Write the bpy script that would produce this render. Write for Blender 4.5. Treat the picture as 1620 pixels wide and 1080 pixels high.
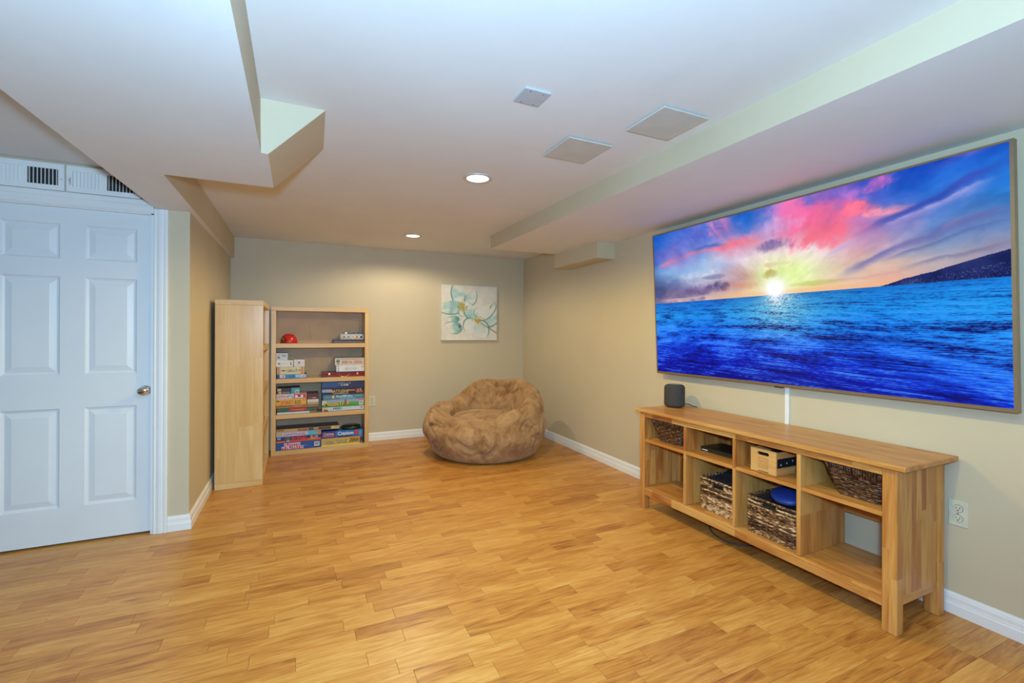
import bpy, bmesh, math, random
import numpy as np
from mathutils import Vector, Matrix, noise
random.seed(7)
for o in list(bpy.data.objects): bpy.data.objects.remove(o)
S = bpy.context.scene
COL = S.collection
PI = math.pi

# ------------------------------------------------------------------ camera
F_PX, YAW, ROLL, CY, CAM_H = 728.05, .43667, .00409, 526.72, 1.30
fw = Vector((math.sin(YAW), math.cos(YAW), 0)); rt = Vector((math.cos(YAW), -math.sin(YAW), 0)); up = Vector((0, 0, 1))
r2 = rt*math.cos(ROLL) + up*math.sin(ROLL); u2 = -rt*math.sin(ROLL) + up*math.cos(ROLL)
cam = bpy.data.cameras.new('camera'); camo = bpy.data.objects.new('camera', cam); COL.objects.link(camo)
cam.sensor_width = 36; cam.lens = F_PX/1620*36; cam.shift_y = (CY-540)/1620; cam.clip_start = .02
M = Matrix((r2, u2, -fw)).transposed().to_4x4(); M.translation = (0, 0, CAM_H); camo.matrix_world = M
S.camera = camo

# ------------------------------------------------------------------ world, lights, exposure
S.view_settings.view_transform = 'Standard'; S.view_settings.look = 'None'
S.view_settings.gamma = 1; S.view_settings.use_curve_mapping = False; S.view_settings.exposure = 0
W = bpy.data.worlds.new('world'); S.world = W; W.use_nodes = True
W.node_tree.nodes['Background'].inputs[0].default_value = (.6, .75, 1, 1); W.node_tree.nodes['Background'].inputs[1].default_value = 0.0

def lamp(name, kind, loc, energy, color, aim=None, **kw):
    d = bpy.data.lights.new(name, kind); d.energy = energy; d.color = color
    for k, v in kw.items(): setattr(d, k, v)
    o = bpy.data.objects.new(name, d); COL.objects.link(o); o.location = loc
    if aim: o.rotation_euler = Vector(aim).to_track_quat('-Z', 'Y').to_euler()
    return o
# the photographer's flash just above the camera: bare bulb plus the part of its cone thrown up at the ceiling
lamp('flash_lamp', 'SPOT', (-.04, -.1, 1.47), 222, (.38, .75, 1.0), (.25, 1, .55), spot_size=2.9, spot_blend=.6, shadow_soft_size=.07)
lamp('flash_bulb', 'POINT', (-.04, -.1, 1.47), 112, (.47, .63, 1.0), shadow_soft_size=.07)
# recessed ceiling lights, the third one just out of the frame
CAN = [(1.068, 2.83), (1.092, 4.80), (1.045, .86)]
for (x, y), w, c in zip(CAN, (92, 54, 44), ((1, .70, .11), (1, .865, .60), (1, .88, .12))):
    lamp('downlight_lamp', 'SPOT', (x, y, 2.298), w, c, (0, 0, -1), spot_size=2.88, spot_blend=.35, shadow_soft_size=.035)

# ------------------------------------------------------------------ helpers
WL = {}
def tag(o, label=None, cat=None, group=None, kind=None):
    if label: o['label'] = label
    if cat: o['category'] = cat
    if group: o['group'] = group
    if kind: o['kind'] = kind
    return o
def empty(name, loc, label=None, cat=None, group=None, kind=None):
    o = bpy.data.objects.new(name, None); COL.objects.link(o); o.location = loc; o.empty_display_size = .05
    WL[o.name] = Vector(loc)
    return tag(o, label, cat, group, kind)
def link_mesh(name, me, mats, parent=None, origin=None, smooth=False):
    if not isinstance(mats, (list, tuple)): mats = [mats]
    for m in mats: me.materials.append(m)
    o = bpy.data.objects.new(name, me); COL.objects.link(o)
    if parent is not None:
        off = WL[parent.name]; o.parent = parent
    else:
        off = Vector(origin) if origin else Vector((0, 0, 0)); o.location = off
    WL[o.name] = off.copy()
    if off.length: me.transform(Matrix.Translation(-off))
    if smooth: me.polygons.foreach_set('use_smooth', [True]*len(me.polygons))
    me.update()
    return o
class MB:
    def __init__(s): s.bm = bmesh.new()
    def add(s, t, mi=0):
        for f in t.faces: f.material_index = mi
        me = bpy.data.meshes.new('t'); t.to_mesh(me); t.free(); s.bm.from_mesh(me); bpy.data.meshes.remove(me); return s
    def box(s, x0, x1, y0, y1, z0, z1, bev=0, mi=0, seg=1):
        t = bmesh.new(); bmesh.ops.create_cube(t, size=1)
        bmesh.ops.transform(t, matrix=Matrix.Translation(((x0+x1)/2, (y0+y1)/2, (z0+z1)/2)) @ Matrix.Diagonal((abs(x1-x0), abs(y1-y0), abs(z1-z0), 1)), verts=t.verts)
        if bev: bmesh.ops.bevel(t, geom=t.edges[:], offset=bev, segments=seg, profile=.5, affect='EDGES')
        return s.add(t, mi)
    def poly(s, pts, mi=0):
        vs = [s.bm.verts.new(p) for p in pts]; f = s.bm.faces.new(vs); f.material_index = mi; return s
    def cyl(s, c, r, h, axis='z', seg=24, r2=None, mi=0, bev=0):
        t = bmesh.new(); bmesh.ops.create_cone(t, cap_ends=True, segments=seg, radius1=r, radius2=r if r2 is None else r2, depth=h)
        if bev: bmesh.ops.bevel(t, geom=[e for e in t.edges if any(len(f.verts) > 4 for f in e.link_faces)], offset=bev, segments=2, affect='EDGES')
        R = {'z': Matrix.Identity(4), 'x': Matrix.Rotation(PI/2, 4, 'Y'), 'y': Matrix.Rotation(-PI/2, 4, 'X')}[axis]
        bmesh.ops.transform(t, matrix=Matrix.Translation(c) @ R, verts=t.verts); return s.add(t, mi)
    def lathe(s, prof, c, seg=32, mi=0, axis='z', sx=1, sy=1):
        t = bmesh.new(); rings = []
        for r, z in prof:
            if r < 1e-5: rings.append([t.verts.new((0, 0, z))])
            else: rings.append([t.verts.new((sx*r*math.cos(2*PI*k/seg), sy*r*math.sin(2*PI*k/seg), z)) for k in range(seg)])
        for a, b in zip(rings, rings[1:]):
            for k in range(seg):
                j = (k+1) % seg
                if len(a) == 1 and len(b) == 1: continue
                if len(a) == 1: t.faces.new((a[0], b[j], b[k]))
                elif len(b) == 1: t.faces.new((a[k], a[j], b[0]))
                else: t.faces.new((a[k], a[j], b[j], b[k]))
        bmesh.ops.recalc_face_normals(t, faces=t.faces)
        R = {'z': Matrix.Identity(4), 'x': Matrix.Rotation(PI/2, 4, 'Y'), 'y': Matrix.Rotation(-PI/2, 4, 'X'), '-y': Matrix.Rotation(PI/2, 4, 'X'), '-x': Matrix.Rotation(-PI/2, 4, 'Y')}[axis]
        bmesh.ops.transform(t, matrix=Matrix.Translation(c) @ R, verts=t.verts); return s.add(t, mi)
    def tube(s, pts, r, seg=8, mi=0, closed=False, flat=1.0):
        pts = [Vector(p) for p in pts]; n = len(pts); t = bmesh.new(); rings = []
        for i, p in enumerate(pts):
            if closed: d = pts[(i+1) % n]-pts[i-1]
            else: d = pts[min(i+1, n-1)]-pts[max(i-1, 0)]
            d.normalize(); a = Vector((0, 0, 1)) if abs(d.z) < .9 else Vector((1, 0, 0))
            e1 = d.cross(a).normalized(); e2 = e1.cross(d)
            rr = r[i] if isinstance(r, (list, tuple)) else r
            rings.append([t.verts.new(p+e1*rr*flat*math.cos(2*PI*k/seg)+e2*rr*math.sin(2*PI*k/seg)) for k in range(seg)])
        for i in range(n if closed else n-1):
            a, b = rings[i], rings[(i+1) % n]
            for k in range(seg): t.faces.new((a[k], a[(k+1) % seg], b[(k+1) % seg], b[k]))
        if not closed: t.faces.new(rings[0][::-1]); t.faces.new(rings[-1])
        return s.add(t, mi)
    def ext(s, prof, a, b, mi=0):
        """prof: list of 3D points; swept from offset a to offset b (closed profile, capped)"""
        t = bmesh.new(); A = [t.verts.new(Vector(p)+Vector(a)) for p in prof]; B = [t.verts.new(Vector(p)+Vector(b)) for p in prof]; n = len(prof)
        for k in range(n): t.faces.new((A[k], A[(k+1) % n], B[(k+1) % n], B[k]))
        t.faces.new(A[::-1]); t.faces.new(B); bmesh.ops.recalc_face_normals(t, faces=t.faces); return s.add(t, mi)
    def build(s, name, mats, parent=None, origin=None, smooth=False):
        me = bpy.data.meshes.new(name); s.bm.to_mesh(me); s.bm.free()
        return link_mesh(name, me, mats, parent, origin, smooth)
def auto_smooth(o, ang=35):
    me = o.data; me.polygons.foreach_set('use_smooth', [True]*len(me.polygons))
    try: me.set_sharp_from_angle(angle=math.radians(ang))
    except Exception: pass
    return o
def rebase(o, loc):
    pass

def srgb(*c): return tuple(((v/255)/12.92 if v/255 <= .04045 else ((v/255+.055)/1.055)**2.4) for v in c)+(1,)

# ------------------------------------------------------------------ materials
class NT:
    def __init__(s, name):
        s.m = bpy.data.materials.new(name); s.m.use_nodes = True; s.t = s.m.node_tree; s.b = s.t.nodes['Principled BSDF']
    def n(s, ty, **kw):
        x = s.t.nodes.new(ty)
        for k, v in kw.items(): setattr(x, k, v)
        return x
    def set(s, sock, v):
        if hasattr(v, 'is_output') or isinstance(v, bpy.types.NodeSocket): s.t.links.new(v, sock)
        else: sock.default_value = v
    def math(s, op, a, b=None, clamp=False):
        x = s.n('ShaderNodeMath', operation=op, use_clamp=clamp); s.set(x.inputs[0], a)
        if b is not None: s.set(x.inputs[1], b)
        return x.outputs[0]
    def mapping(s, vec, scale=(1, 1, 1), loc=(0, 0, 0), rot=(0, 0, 0)):
        x = s.n('ShaderNodeMapping'); s.set(x.inputs[0], vec); x.inputs[1].default_value = loc; x.inputs[2].default_value = rot; x.inputs[3].default_value = scale; return x.outputs[0]
    def noise(s, vec, scale, detail=4, rough=.55, dist=0):
        x = s.n('ShaderNodeTexNoise'); s.set(x.inputs['Vector'], vec); x.inputs['Scale'].default_value = scale; x.inputs['Detail'].default_value = detail
        x.inputs['Roughness'].default_value = rough; x.inputs['Distortion'].default_value = dist; return x.outputs[0]
    def ramp(s, f, stops):
        x = s.n('ShaderNodeValToRGB'); s.set(x.inputs[0], f); e = x.color_ramp.elements
        while len(e) < len(stops): e.new(.5)
        for el, (p, c) in zip(e, stops): el.position = p; el.color = c if len(c) == 4 else (*c, 1)
        return x.outputs[0]
    def mix(s, f, a, b, mode='MIX'):
        x = s.n('ShaderNodeMix', data_type='RGBA', blend_type=mode); s.set(x.inputs[0], f); s.set(x.inputs[6], a); s.set(x.inputs[7], b); return x.outputs[2]
    def obj(s): return s.n('ShaderNodeTexCoord').outputs['Object']
    def pos(s): return s.n('ShaderNodeNewGeometry').outputs['Position']
    def bump(s, h, strength=.2, dist=.01):
        x = s.n('ShaderNodeBump'); s.set(x.inputs['Height'], h); x.inputs['Strength'].default_value = strength; x.inputs['Distance'].default_value = dist
        s.t.links.new(x.outputs[0], s.b.inputs['Normal'])
    def fin(s, color=None, rough=None, metal=None, spec=None):
        if color is not None: s.set(s.b.inputs['Base Color'], color)
        if rough is not None: s.set(s.b.inputs['Roughness'], rough)
        if metal is not None: s.b.inputs['Metallic'].default_value = metal
        if spec is not None: s.b.inputs['Specular IOR Level'].default_value = spec
        return s.m
def c4(c): return c if len(c) == 4 else (*c, 1)
def plain(name, c, rough=.5, metal=0, var=.06, scale=20, bump=0, spec=.5):
    t = NT(name); c = c4(c); p = t.obj(); n = t.noise(p, scale, 3)
    lo = tuple(max(0, v*(1-var)) for v in c[:3])+(1,); hi = tuple(min(1, v*(1+var)) for v in c[:3])+(1,)
    col = t.ramp(n, [(.3, lo), (.7, hi)])
    if bump: t.bump(t.noise(p, scale*6, 2), bump, .002)
    return t.fin(col, rough, metal, spec)
def paint(name, c, rough=.6, bump=.06, smudge=0):
    t = NT(name); c = c4(c); p = t.pos(); n = t.noise(p, 1.3, 4, .6)
    lo = tuple(v*.965 for v in c[:3])+(1,); hi = tuple(min(1, v*1.03) for v in c[:3])+(1,)
    col = t.ramp(n, [(.3, lo), (.7, hi)])
    if smudge:
        k = t.noise(t.mapping(p, (1, .5, 1)), 2.3, 5, .62)
        f = t.math('MULTIPLY', t.math('SUBTRACT', k, .60, True), smudge*6, True)
        col = t.mix(f, col, tuple(v*.72 for v in c[:3])+(1,))
    t.bump(t.noise(p, 260, 2), bump, .001)
    return t.fin(col, rough, None, .3)
def wood(name, base, dark, light, axis, rough=.42, stave=None, knots=0, grain=1.0, tone=.5, staxis=None, coord='obj', contrast=1.0, flat=2):
    """axis: grain direction 0/1/2. stave: width of glued staves across staxis."""
    t = NT(name); p = t.obj() if coord == 'obj' else t.pos()
    sep = t.n('ShaderNodeSeparateXYZ'); t.set(sep.inputs[0], p); xyz = [sep.outputs[i] for i in range(3)]
    vec = p; rnd = None
    if stave:
        a = staxis
        idx = t.math('FLOOR', t.math('DIVIDE', xyz[a], stave))
        w1 = t.n('ShaderNodeTexWhiteNoise', noise_dimensions='1D'); t.set(w1.inputs['W'], idx)
        seg = t.math('FLOOR', t.math('ADD', t.math('DIVIDE', xyz[axis], .55), t.math('MULTIPLY', w1.outputs[0], 7)))
        w2 = t.n('ShaderNodeTexWhiteNoise', noise_dimensions='2D'); cv = t.n('ShaderNodeCombineXYZ'); t.set(cv.inputs[0], idx); t.set(cv.inputs[1], seg)
        t.set(w2.inputs['Vector'], cv.outputs[0]); rnd = w2.outputs[0]
        add = t.n('ShaderNodeVectorMath', operation='ADD'); t.set(add.inputs[0], p)
        sc = t.n('ShaderNodeVectorMath', operation='SCALE'); t.set(sc.inputs[0], w2.outputs[1]); sc.inputs['Scale'].default_value = 9; t.set(add.inputs[1], sc.outputs[0]); vec = add.outputs[0]
    s1 = [9, 9, 9]; s1[axis] = .9
    n1 = t.noise(t.mapping(vec, s1), 2.2*grain, 4, .6, .6)
    s2 = [60, 60, 60]; s2[axis] = 2.0
    n2 = t.noise(t.mapping(vec, s2), 2.5*grain, 3, .6)
    k = t.math('ADD', t.math('MULTIPLY', n1, .65), t.math('MULTIPLY', n2, .35))
    if rnd is not None: k = t.math('ADD', k, t.math('MULTIPLY', t.math('SUBTRACT', rnd, .5), tone*.32))
    w = .17/contrast
    col = t.ramp(k, [(.5-w, c4(dark)), (.5, c4(base)), (.5+w, c4(light))])
    if knots:
        v = t.n('ShaderNodeTexVoronoi'); s3 = [5.5, 5.5, 5.5]; s3[axis] = 1.9; s3[flat] = .02
        t.set(v.inputs['Vector'], t.mapping(vec, s3)); v.inputs['Scale'].default_value = knots
        d = t.math('ADD', v.outputs['Distance'], t.math('MULTIPLY', t.math('SUBTRACT', n2, .5), .05))
        f = t.ramp(d, [(.035, (1, 1, 1, 1)), (.085, (0, 0, 0, 1))])
        col = t.mix(t.math('MULTIPLY', f, .8), col, tuple(x*.32 for x in c4(dark)[:3])+(1,))
    t.bump(n2, .06, .002)
    return t.fin(col, rough, None, .45)

M_ = {}
M_['wall'] = paint('wall_paint', (.605, .522, .372), .62)
M_['ceil'] = paint('ceiling_paint', (.80, .80, .80), .7, .04, .25)
M_['trim'] = paint('trim_paint', (.84, .85, .86), .35, .02)
M_['door'] = paint('door_paint', (.78, .81, .84), .38, .05)
M_['dark'] = plain('dark_void', (.012, .012, .014), .8)
M_['sub'] = plain('subfloor', (.10, .05, .02), .8)
M_['plate'] = plain('panel_plate', (.60, .58, .53), .55, 0, .05, 9)
M_['plate2'] = plain('panel_plate_grey', (.50, .52, .55), .55, 0, .05, 9)
M_['chrome'] = plain('chrome', (.78, .75, .70), .10, 1, .04)
M_['screw'] = plain('screw_metal', (.6, .6, .6), .3, 1)
PINE = ((.545, .238, .055), (.36, .110, .024), (.67, .365, .105))
M_['pine_y'] = wood('pine_along_y', *PINE, 1, .35, .09, 1.0, 1.0, .22, 0)
M_['pine_y_front'] = wood('pine_rail', *PINE, 1, .38, .7, 0, 1.0, .8, 1)
M_['pine_z'] = wood('pine_upright', *PINE, 2, .4, .052, .55, 1.0, .5, 1, flat=1)
M_['pine_zx'] = wood('pine_side', *PINE, 2, .4, .042, 0, 1.0, .7, 0)
M_['pine_x'] = wood('pine_along_x', *PINE, 0, .4, .05, 0, 1.0, .6, 1)
MAPLE = ((.68, .44, .18), (.58, .34, .12), (.77, .56, .28))
M_['maple_z'] = wood('maple_upright', *MAPLE, 2, .26, .105, 0, .45, .22, 0, contrast=.8)
M_['maple_zy'] = wood('maple_upright_face', *MAPLE, 2, .36, None, 0, .7, contrast=.8)
M_['maple_x'] = wood('maple_along_x', *MAPLE, 0, .38, None, 0, .7, contrast=.8)
M_['maple_y'] = wood('maple_along_y', *MAPLE, 1, .38, None, 0, .7, contrast=.8)
M_['backboard'] = plain('backboard', (.55, .385, .245), .6, 0, .08, 6)

# floor planks
def floor_mat():
    t = NT('laminate_plank'); p = t.pos()
    at = t.n('ShaderNodeAttribute', attribute_name='tone'); tone = at.outputs['Fac']
    add = t.n('ShaderNodeVectorMath', operation='ADD'); t.set(add.inputs[0], p); cv = t.n('ShaderNodeCombineXYZ')
    t.set(cv.inputs[0], t.math('MULTIPLY', tone, 37.0)); t.set(cv.inputs[1], t.math('MULTIPLY', tone, 91.0)); t.set(cv.inputs[2], t.math('MULTIPLY', tone, 13.0)); t.set(add.inputs[1], cv.outputs[0]); v = add.outputs[0]
    n1 = t.noise(t.mapping(v, (1.5, 10, 1)), 2.0, 5, .62, 1.6)
    n2 = t.noise(t.mapping(v, (4, 95, 1)), 1.6, 3, .6, .3)
    n3 = t.noise(v, 1.1, 2)
    k = t.math('ADD', t.math('ADD', t.math('MULTIPLY', n1, .50), t.math('MULTIPLY', n2, .34)), t.math('MULTIPLY', n3, .16))
    k = t.math('ADD', k, t.math('MULTIPLY', t.math('SUBTRACT', tone, .5), .115))
    col = t.ramp(k, [(.33, (.27, .090, .016, 1)), (.43, (.46, .186, .038, 1)), (.53, (.58, .266, .058, 1)), (.65, (.68, .368, .102, 1))])
    vo = t.n('ShaderNodeTexVoronoi'); t.set(vo.inputs['Vector'], t.mapping(v, (2.2, 8, 1))); vo.inputs['Scale'].default_value = 1.0
    f = t.ramp(t.math('ADD', vo.outputs['Distance'], t.math('MULTIPLY', n2, .06)), [(.06, (1, 1, 1, 1)), (.16, (0, 0, 0, 1))])
    col = t.mix(t.math('MULTIPLY', f, .55), col, (.17, .065, .018, 1))
    t.bump(n2, .05, .001)
    r = t.math('ADD', .27, t.math('MULTIPLY', t.noise(p, 3.0, 3), .14))
    return t.fin(col, r, None, .42)
M_['plank'] = floor_mat()

# ------------------------------------------------------------------ room shell
R, B, D, L = 2.79, 5.72, 3.66, -.645
CZ, SZ, BZ = 2.315, 2.178, 2.09
XW, YF = -3.4, -1.9       # unseen ends of the room
fl = MB().box(XW, 2.95, YF, B+.1, -.06, -.006).build('floor', M_['sub']); tag(fl, kind='structure')

def wall(name, pts, thick=None):
    m = MB(); m.poly(pts); return tag(m.build(name, M_['wall']), kind='structure')
wall('wall_back', [(L-.05, B, 0), (2.87, B, 0), (2.87, B, CZ+.05), (L-.05, B, CZ+.05)])
m = MB(); RK = 2.842
m.poly([(R, YF, 0), (R, YF, CZ+.05), (R, 3.2, CZ+.05), (R, 3.2, 0)]); m.poly([(R, 3.2, 0), (R, 3.2, CZ+.05), (RK, B, CZ+.05), (RK, B, 0)])
tag(m.build('wall_right', M_['wall']), kind='structure')
wall('wall_left', [(L, D, 0), (L, B, 0), (L, B, CZ+.05), (L, D, CZ+.05)])
DX0, DX1, DZ = -1.65, -.837, 2.062
m = MB()
m.poly([(DX1-.002, D, 0), (L, D, 0), (L, D, CZ+.05), (DX1-.002, D, CZ+.05)])
m.poly([(DX0, D, DZ), (DX1-.002, D, DZ), (DX1-.002, D, CZ+.05), (DX0, D, CZ+.05)])
m.poly([(XW, D, 0), (DX0, D, 0), (DX0, D, CZ+.05), (XW, D, CZ+.05)])
m.poly([(DX1-.002, D, 0), (DX1-.002, D, DZ), (DX1-.002, D+.12, DZ), (DX1-.002, D+.12, 0)])
m.poly([(DX0, D, DZ), (DX0, D+.12, DZ), (DX1-.002, D+.12, DZ), (DX1-.002, D, DZ)])
tag(m.build('wall_front_left', M_['wall']), kind='structure')
wall('wall_far_left', [(XW, YF, 0), (XW, D, 0), (XW, D, CZ+.05), (XW, YF, CZ+.05)])
wall('wall_behind', [(XW, YF, 0), (XW, YF, CZ+.05), (R, YF, CZ+.05), (R, YF, 0)])

# ceiling with its dropped parts
cl = MB().box(XW, 2.95, YF, B+.1, CZ, CZ+.06).build('ceiling', M_['ceil']); tag(cl, kind='structure')
CW = [M_['ceil'], M_['wall']]
m = MB(); SX, SY = 1.822, 4.44
m.poly([(SX, YF, SZ), (SX, SY, SZ), (2.87, SY, SZ), (2.87, YF, SZ)], 0)
m.poly([(SX, YF, SZ), (SX, YF, CZ), (SX, SY, CZ), (SX, SY, SZ)], 1)
m.poly([(SX, SY, SZ), (SX, SY, CZ), (2.87, SY, CZ), (2.87, SY, SZ)], 1)
m.build('soffit', CW, cl)
m = MB()   # duct box on the right wall under the soffit
x0, y0, y1, z0 = 2.592, 3.64, 4.44, 2.024
m.poly([(x0, y0, z0), (x0, y1, z0), (2.86, y1, z0), (2.86, y0, z0)], 1); m.poly([(x0, y0, z0), (x0, y0, SZ), (x0, y1, SZ), (x0, y1, z0)], 1)
m.poly([(x0, y0, z0), (2.86, y0, z0), (2.86, y0, SZ), (x0, y0, SZ)], 1); m.poly([(x0, y1, z0), (x0, y1, SZ), (2.86, y1, SZ), (2.86, y1, z0)], 1)
m.build('duct_box', CW, cl)
m = MB()   # left bulkhead: long run, flared end block, ledge along the left wall
NX, NY = -.148, 2.31; EX, EY = -.1195, 2.838
lx0, lx1 = -.826, -1.02; LE = -.612
m.poly([(lx1, YF, BZ), (NX, YF, BZ), (NX, NY, BZ), (EX, NY, BZ), (EX, EY, BZ), (LE, EY, BZ), (LE, B, BZ), (L, B, BZ), (L, D, BZ), (lx0, D, BZ)][::-1], 0)
m.poly([(NX, YF, BZ), (NX, YF, CZ), (NX, NY-.037, CZ), (NX, NY, BZ)], 1)
m.poly([(NX, NY, BZ), (NX, NY-.037, CZ), (.1135, NY-.037, CZ), (EX, NY, BZ)], 1)
m.poly([(EX, NY, BZ), (.1135, NY-.037, CZ), (.128, 2.75, CZ), (EX, EY, BZ)], 1)
m.poly([(EX, EY, BZ), (.128, 2.75, CZ), (LE, 2.75, CZ), (LE, EY, BZ)], 1)
m.poly([(LE, 2.75, BZ), (LE, 2.75, CZ), (LE, B, CZ), (LE, B, BZ)], 1)
m.poly([(lx1, YF, BZ), (lx0, D, BZ), (lx0, D, CZ), (lx1, YF, CZ)], 1)
m.build('bulkhead', CW, cl)

# baseboards
BH = .097
def bprof(dx, dy):   # profile points in (out, z)
    pr = [(0, 0), (.016, 0), (.016, .045), (.0125, .050), (.0125, .056), (.011, .060), (.011, .078), (.0085, .081), (.0085, .086), (.0045, .092), (.003, BH), (0, BH)]
    return [(o*dx, o*dy, z) for o, z in pr]
def baseboard(name, a, b, out):
    m = MB(); m.ext(bprof(*out), (*a, 0), (*b, 0)); return tag(m.build(name, M_['trim']), kind='structure')
baseboard('baseboard_back', (.745, B), (RK, B), (0, -1))
d = Vector((RK-R, B-3.2)).normalized()
m = MB(); m.ext(bprof(-1, 0), (R, YF, 0), (R, 3.2, 0)); m.ext(bprof(-1, 0), (R, 3.2, 0), (RK, B, 0)); tag(m.build('baseboard_right', M_['trim']), kind='structure')
def miter(name, P, Q, o1, o2):
    m = MB(); A = []
    pr = bprof(1, 0)
    for (o, _, z) in pr: A.append((o, z))
    bm = m.bm
    a = [bm.verts.new((P[0], P[1]-o, z)) for o, z in A]
    b = [bm.verts.new((L+o, D-o, z)) for o, z in A]
    c = [bm.verts.new((L+o, Q[1], z)) for o, z in A]
    n = len(A)
    for k in range(n-1):
        bm.faces.new((a[k], a[k+1], b[k+1], b[k])); bm.faces.new((b[k], b[k+1], c[k+1], c[k]))
    bm.faces.new(a); bm.faces.new(c[::-1]); bmesh.ops.recalc_face_normals(bm, faces=bm.faces)
    return tag(m.build(name, M_['trim']), kind='structure')
miter('baseboard_left', (-.76, D), (L, B-.02), None, None)

# ------------------------------------------------------------------ door
dr = empty('door_1', ((DX0+DX1)/2, D+.04, 0), kind='structure')
FY = D+.03
m = MB()
cols = [(-1.57, -1.305), (-1.188, -.932)]; rows = [(.226, .830), (1.035, 1.633), (1.742, 1.953)]
xs = [DX0, cols[0][0], cols[0][1], cols[1][0], cols[1][1], DX1-.004]; zs = [.012, rows[0][0], rows[0][1], rows[1][0], rows[1][1], rows[2][0], rows[2][1], DZ-.003]
for i in range(5):
    for j in range(7):
        if i % 2 == 1 and j % 2 == 1:
            ring = []
            for ins, dep in ((0, 0), (.006, .007), (.017, .011), (.050, .002)):
                a, b_, c, e = xs[i]+ins, xs[i+1]-ins, zs[j]+ins, zs[j+1]-ins
                ring.append([(a, FY+dep, c), (b_, FY+dep, c), (b_, FY+dep, e), (a, FY+dep, e)])
            for r0, r1 in zip(ring, ring[1:]):
                for k in range(4): m.poly([r0[k], r0[(k+1) % 4], r1[(k+1) % 4], r1[k]])
            m.poly(ring[-1])
        else: m.poly([(xs[i], FY, zs[j]), (xs[i+1], FY, zs[j]), (xs[i+1], FY, zs[j+1]), (xs[i], FY, zs[j+1])])
bmesh.ops.remove_doubles(m.bm, verts=m.bm.verts[:], dist=1e-5)
m.poly([(DX0, FY, .012), (DX0, FY+.035, .012), (DX1-.004, FY+.035, .012), (DX1-.004, FY, .012)])
m.poly([(DX1-.004, FY, .012), (DX1-.004, FY+.035, .012), (DX1-.004, FY+.035, DZ-.003), (DX1-.004, FY, DZ-.003)])
m.build('door_slab', M_['door'], dr)
kn = MB().lathe([(.0, 0), (.033, 0), (.033, .004), (.028, .008), (.013, .010), (.011, .026), (.020, .032), (.029, .042), (.030, .052), (.024, .061), (.010, .065), (0, .0655)], (-.886, FY, .922), 28, 0, '-y', 1.1, .95).build('door_knob', M_['chrome'], dr, smooth=True)
MB().box(DX0, DX1, D+.10, D+.12, 0, DZ).build('dark_gap', M_['dark'], dr)
# casing: fluted boards
def casing_prof(w):
    return [(0, 0), (0, .010), (.004, .014), (.010, .014), (.013, .011), (.020, .013), (.030, .017), (.045, .018), (.052, .015), (.056, .018), (w-.006, .020), (w, .017), (w, 0)]
m = MB()
w = .075
m.ext([(DX1+.001+a, D-b, 0) for a, b in casing_prof(w)], (0, 0, 0), (0, 0, BZ-.002))
m.box(DX1-.014, DX1+.002, D-.002, FY+.006, 0, DZ)
tag(m.build('trim_1', M_['trim']), kind='structure')
m = MB(); m.ext([(0, D-b, DZ-.006+a) for a, b in casing_prof(.082)], (XW+1.5, 0, 0), (DX1+.001, 0, 0))
m.box(XW+1.5, DX1, D-.002, FY+.006, DZ-.012, DZ-.002)
tag(m.build('trim_2', M_['trim']), kind='structure')
# two louvred vents above the door
def vent(x0, x1, label):
    z0, z1 = 2.142, 2.300
    v = empty('wall_vent', ((x0+x1)/2, D, z0), label, 'vent', 'louvred vents above the door')
    w = x1-x0; gx = [(x0+.028, x0+w/2-.012), (x0+w/2+.012, x1-.028)]; a, b = z0+.030, z1-.032
    m = MB(); y0, y1 = D-.014, D-.0005
    m.box(x0, x1, y0, y1, z0, a); m.box(x0, x1, y0, y1, b, z1); m.box(x0, gx[0][0], y0, y1, a, b); m.box(gx[0][1], gx[1][0], y0, y1, a, b); m.box(gx[1][1], x1, y0, y1, a, b)
    m.build('frame', M_['trim'], v)
    MB().box(gx[0][0], gx[1][1], D-.004, D-.001, a, b).build('backing', M_['dark'], v)
    for g, ang in ((gx[0], 1.12), (gx[1], .10)):
        n = 8; sp = (g[1]-g[0])/n
        for k in range(n):
            cx = g[0]+sp*(k+.5); t = MB(); h = .0074 if ang > .5 else .0062
            dx, dy = h*math.sin(ang), h*math.cos(ang)*.55
            t.ext([(cx-dx-.001, D-.008-dy, a), (cx-dx+.001, D-.008-dy, a), (cx+dx+.001, D-.008+dy, a), (cx+dx-.001, D-.008+dy, a)], (0, 0, 0), (0, 0, b-a))
            t.build('slat', M_['trim'], v)
    for sx in (x0+.013, x1-.013):
        MB().cyl((sx, D-.0150, (z0+z1)/2-.01), .0035, .003, 'y', 10).build('screw', M_['screw'], v)
    MB().box(x0+.016, x0+.020, D-.020, D-.013, a+.012, a+.055).build('lever', M_['screw'], v)
vent(-1.262, -.905, 'white louvred metal vent above the door, partly hidden behind the ceiling bulkhead')
vent(-1.628, -1.272, 'white louvred metal vent above the door, farther from the bulkhead, cut by the photo edge')

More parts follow.
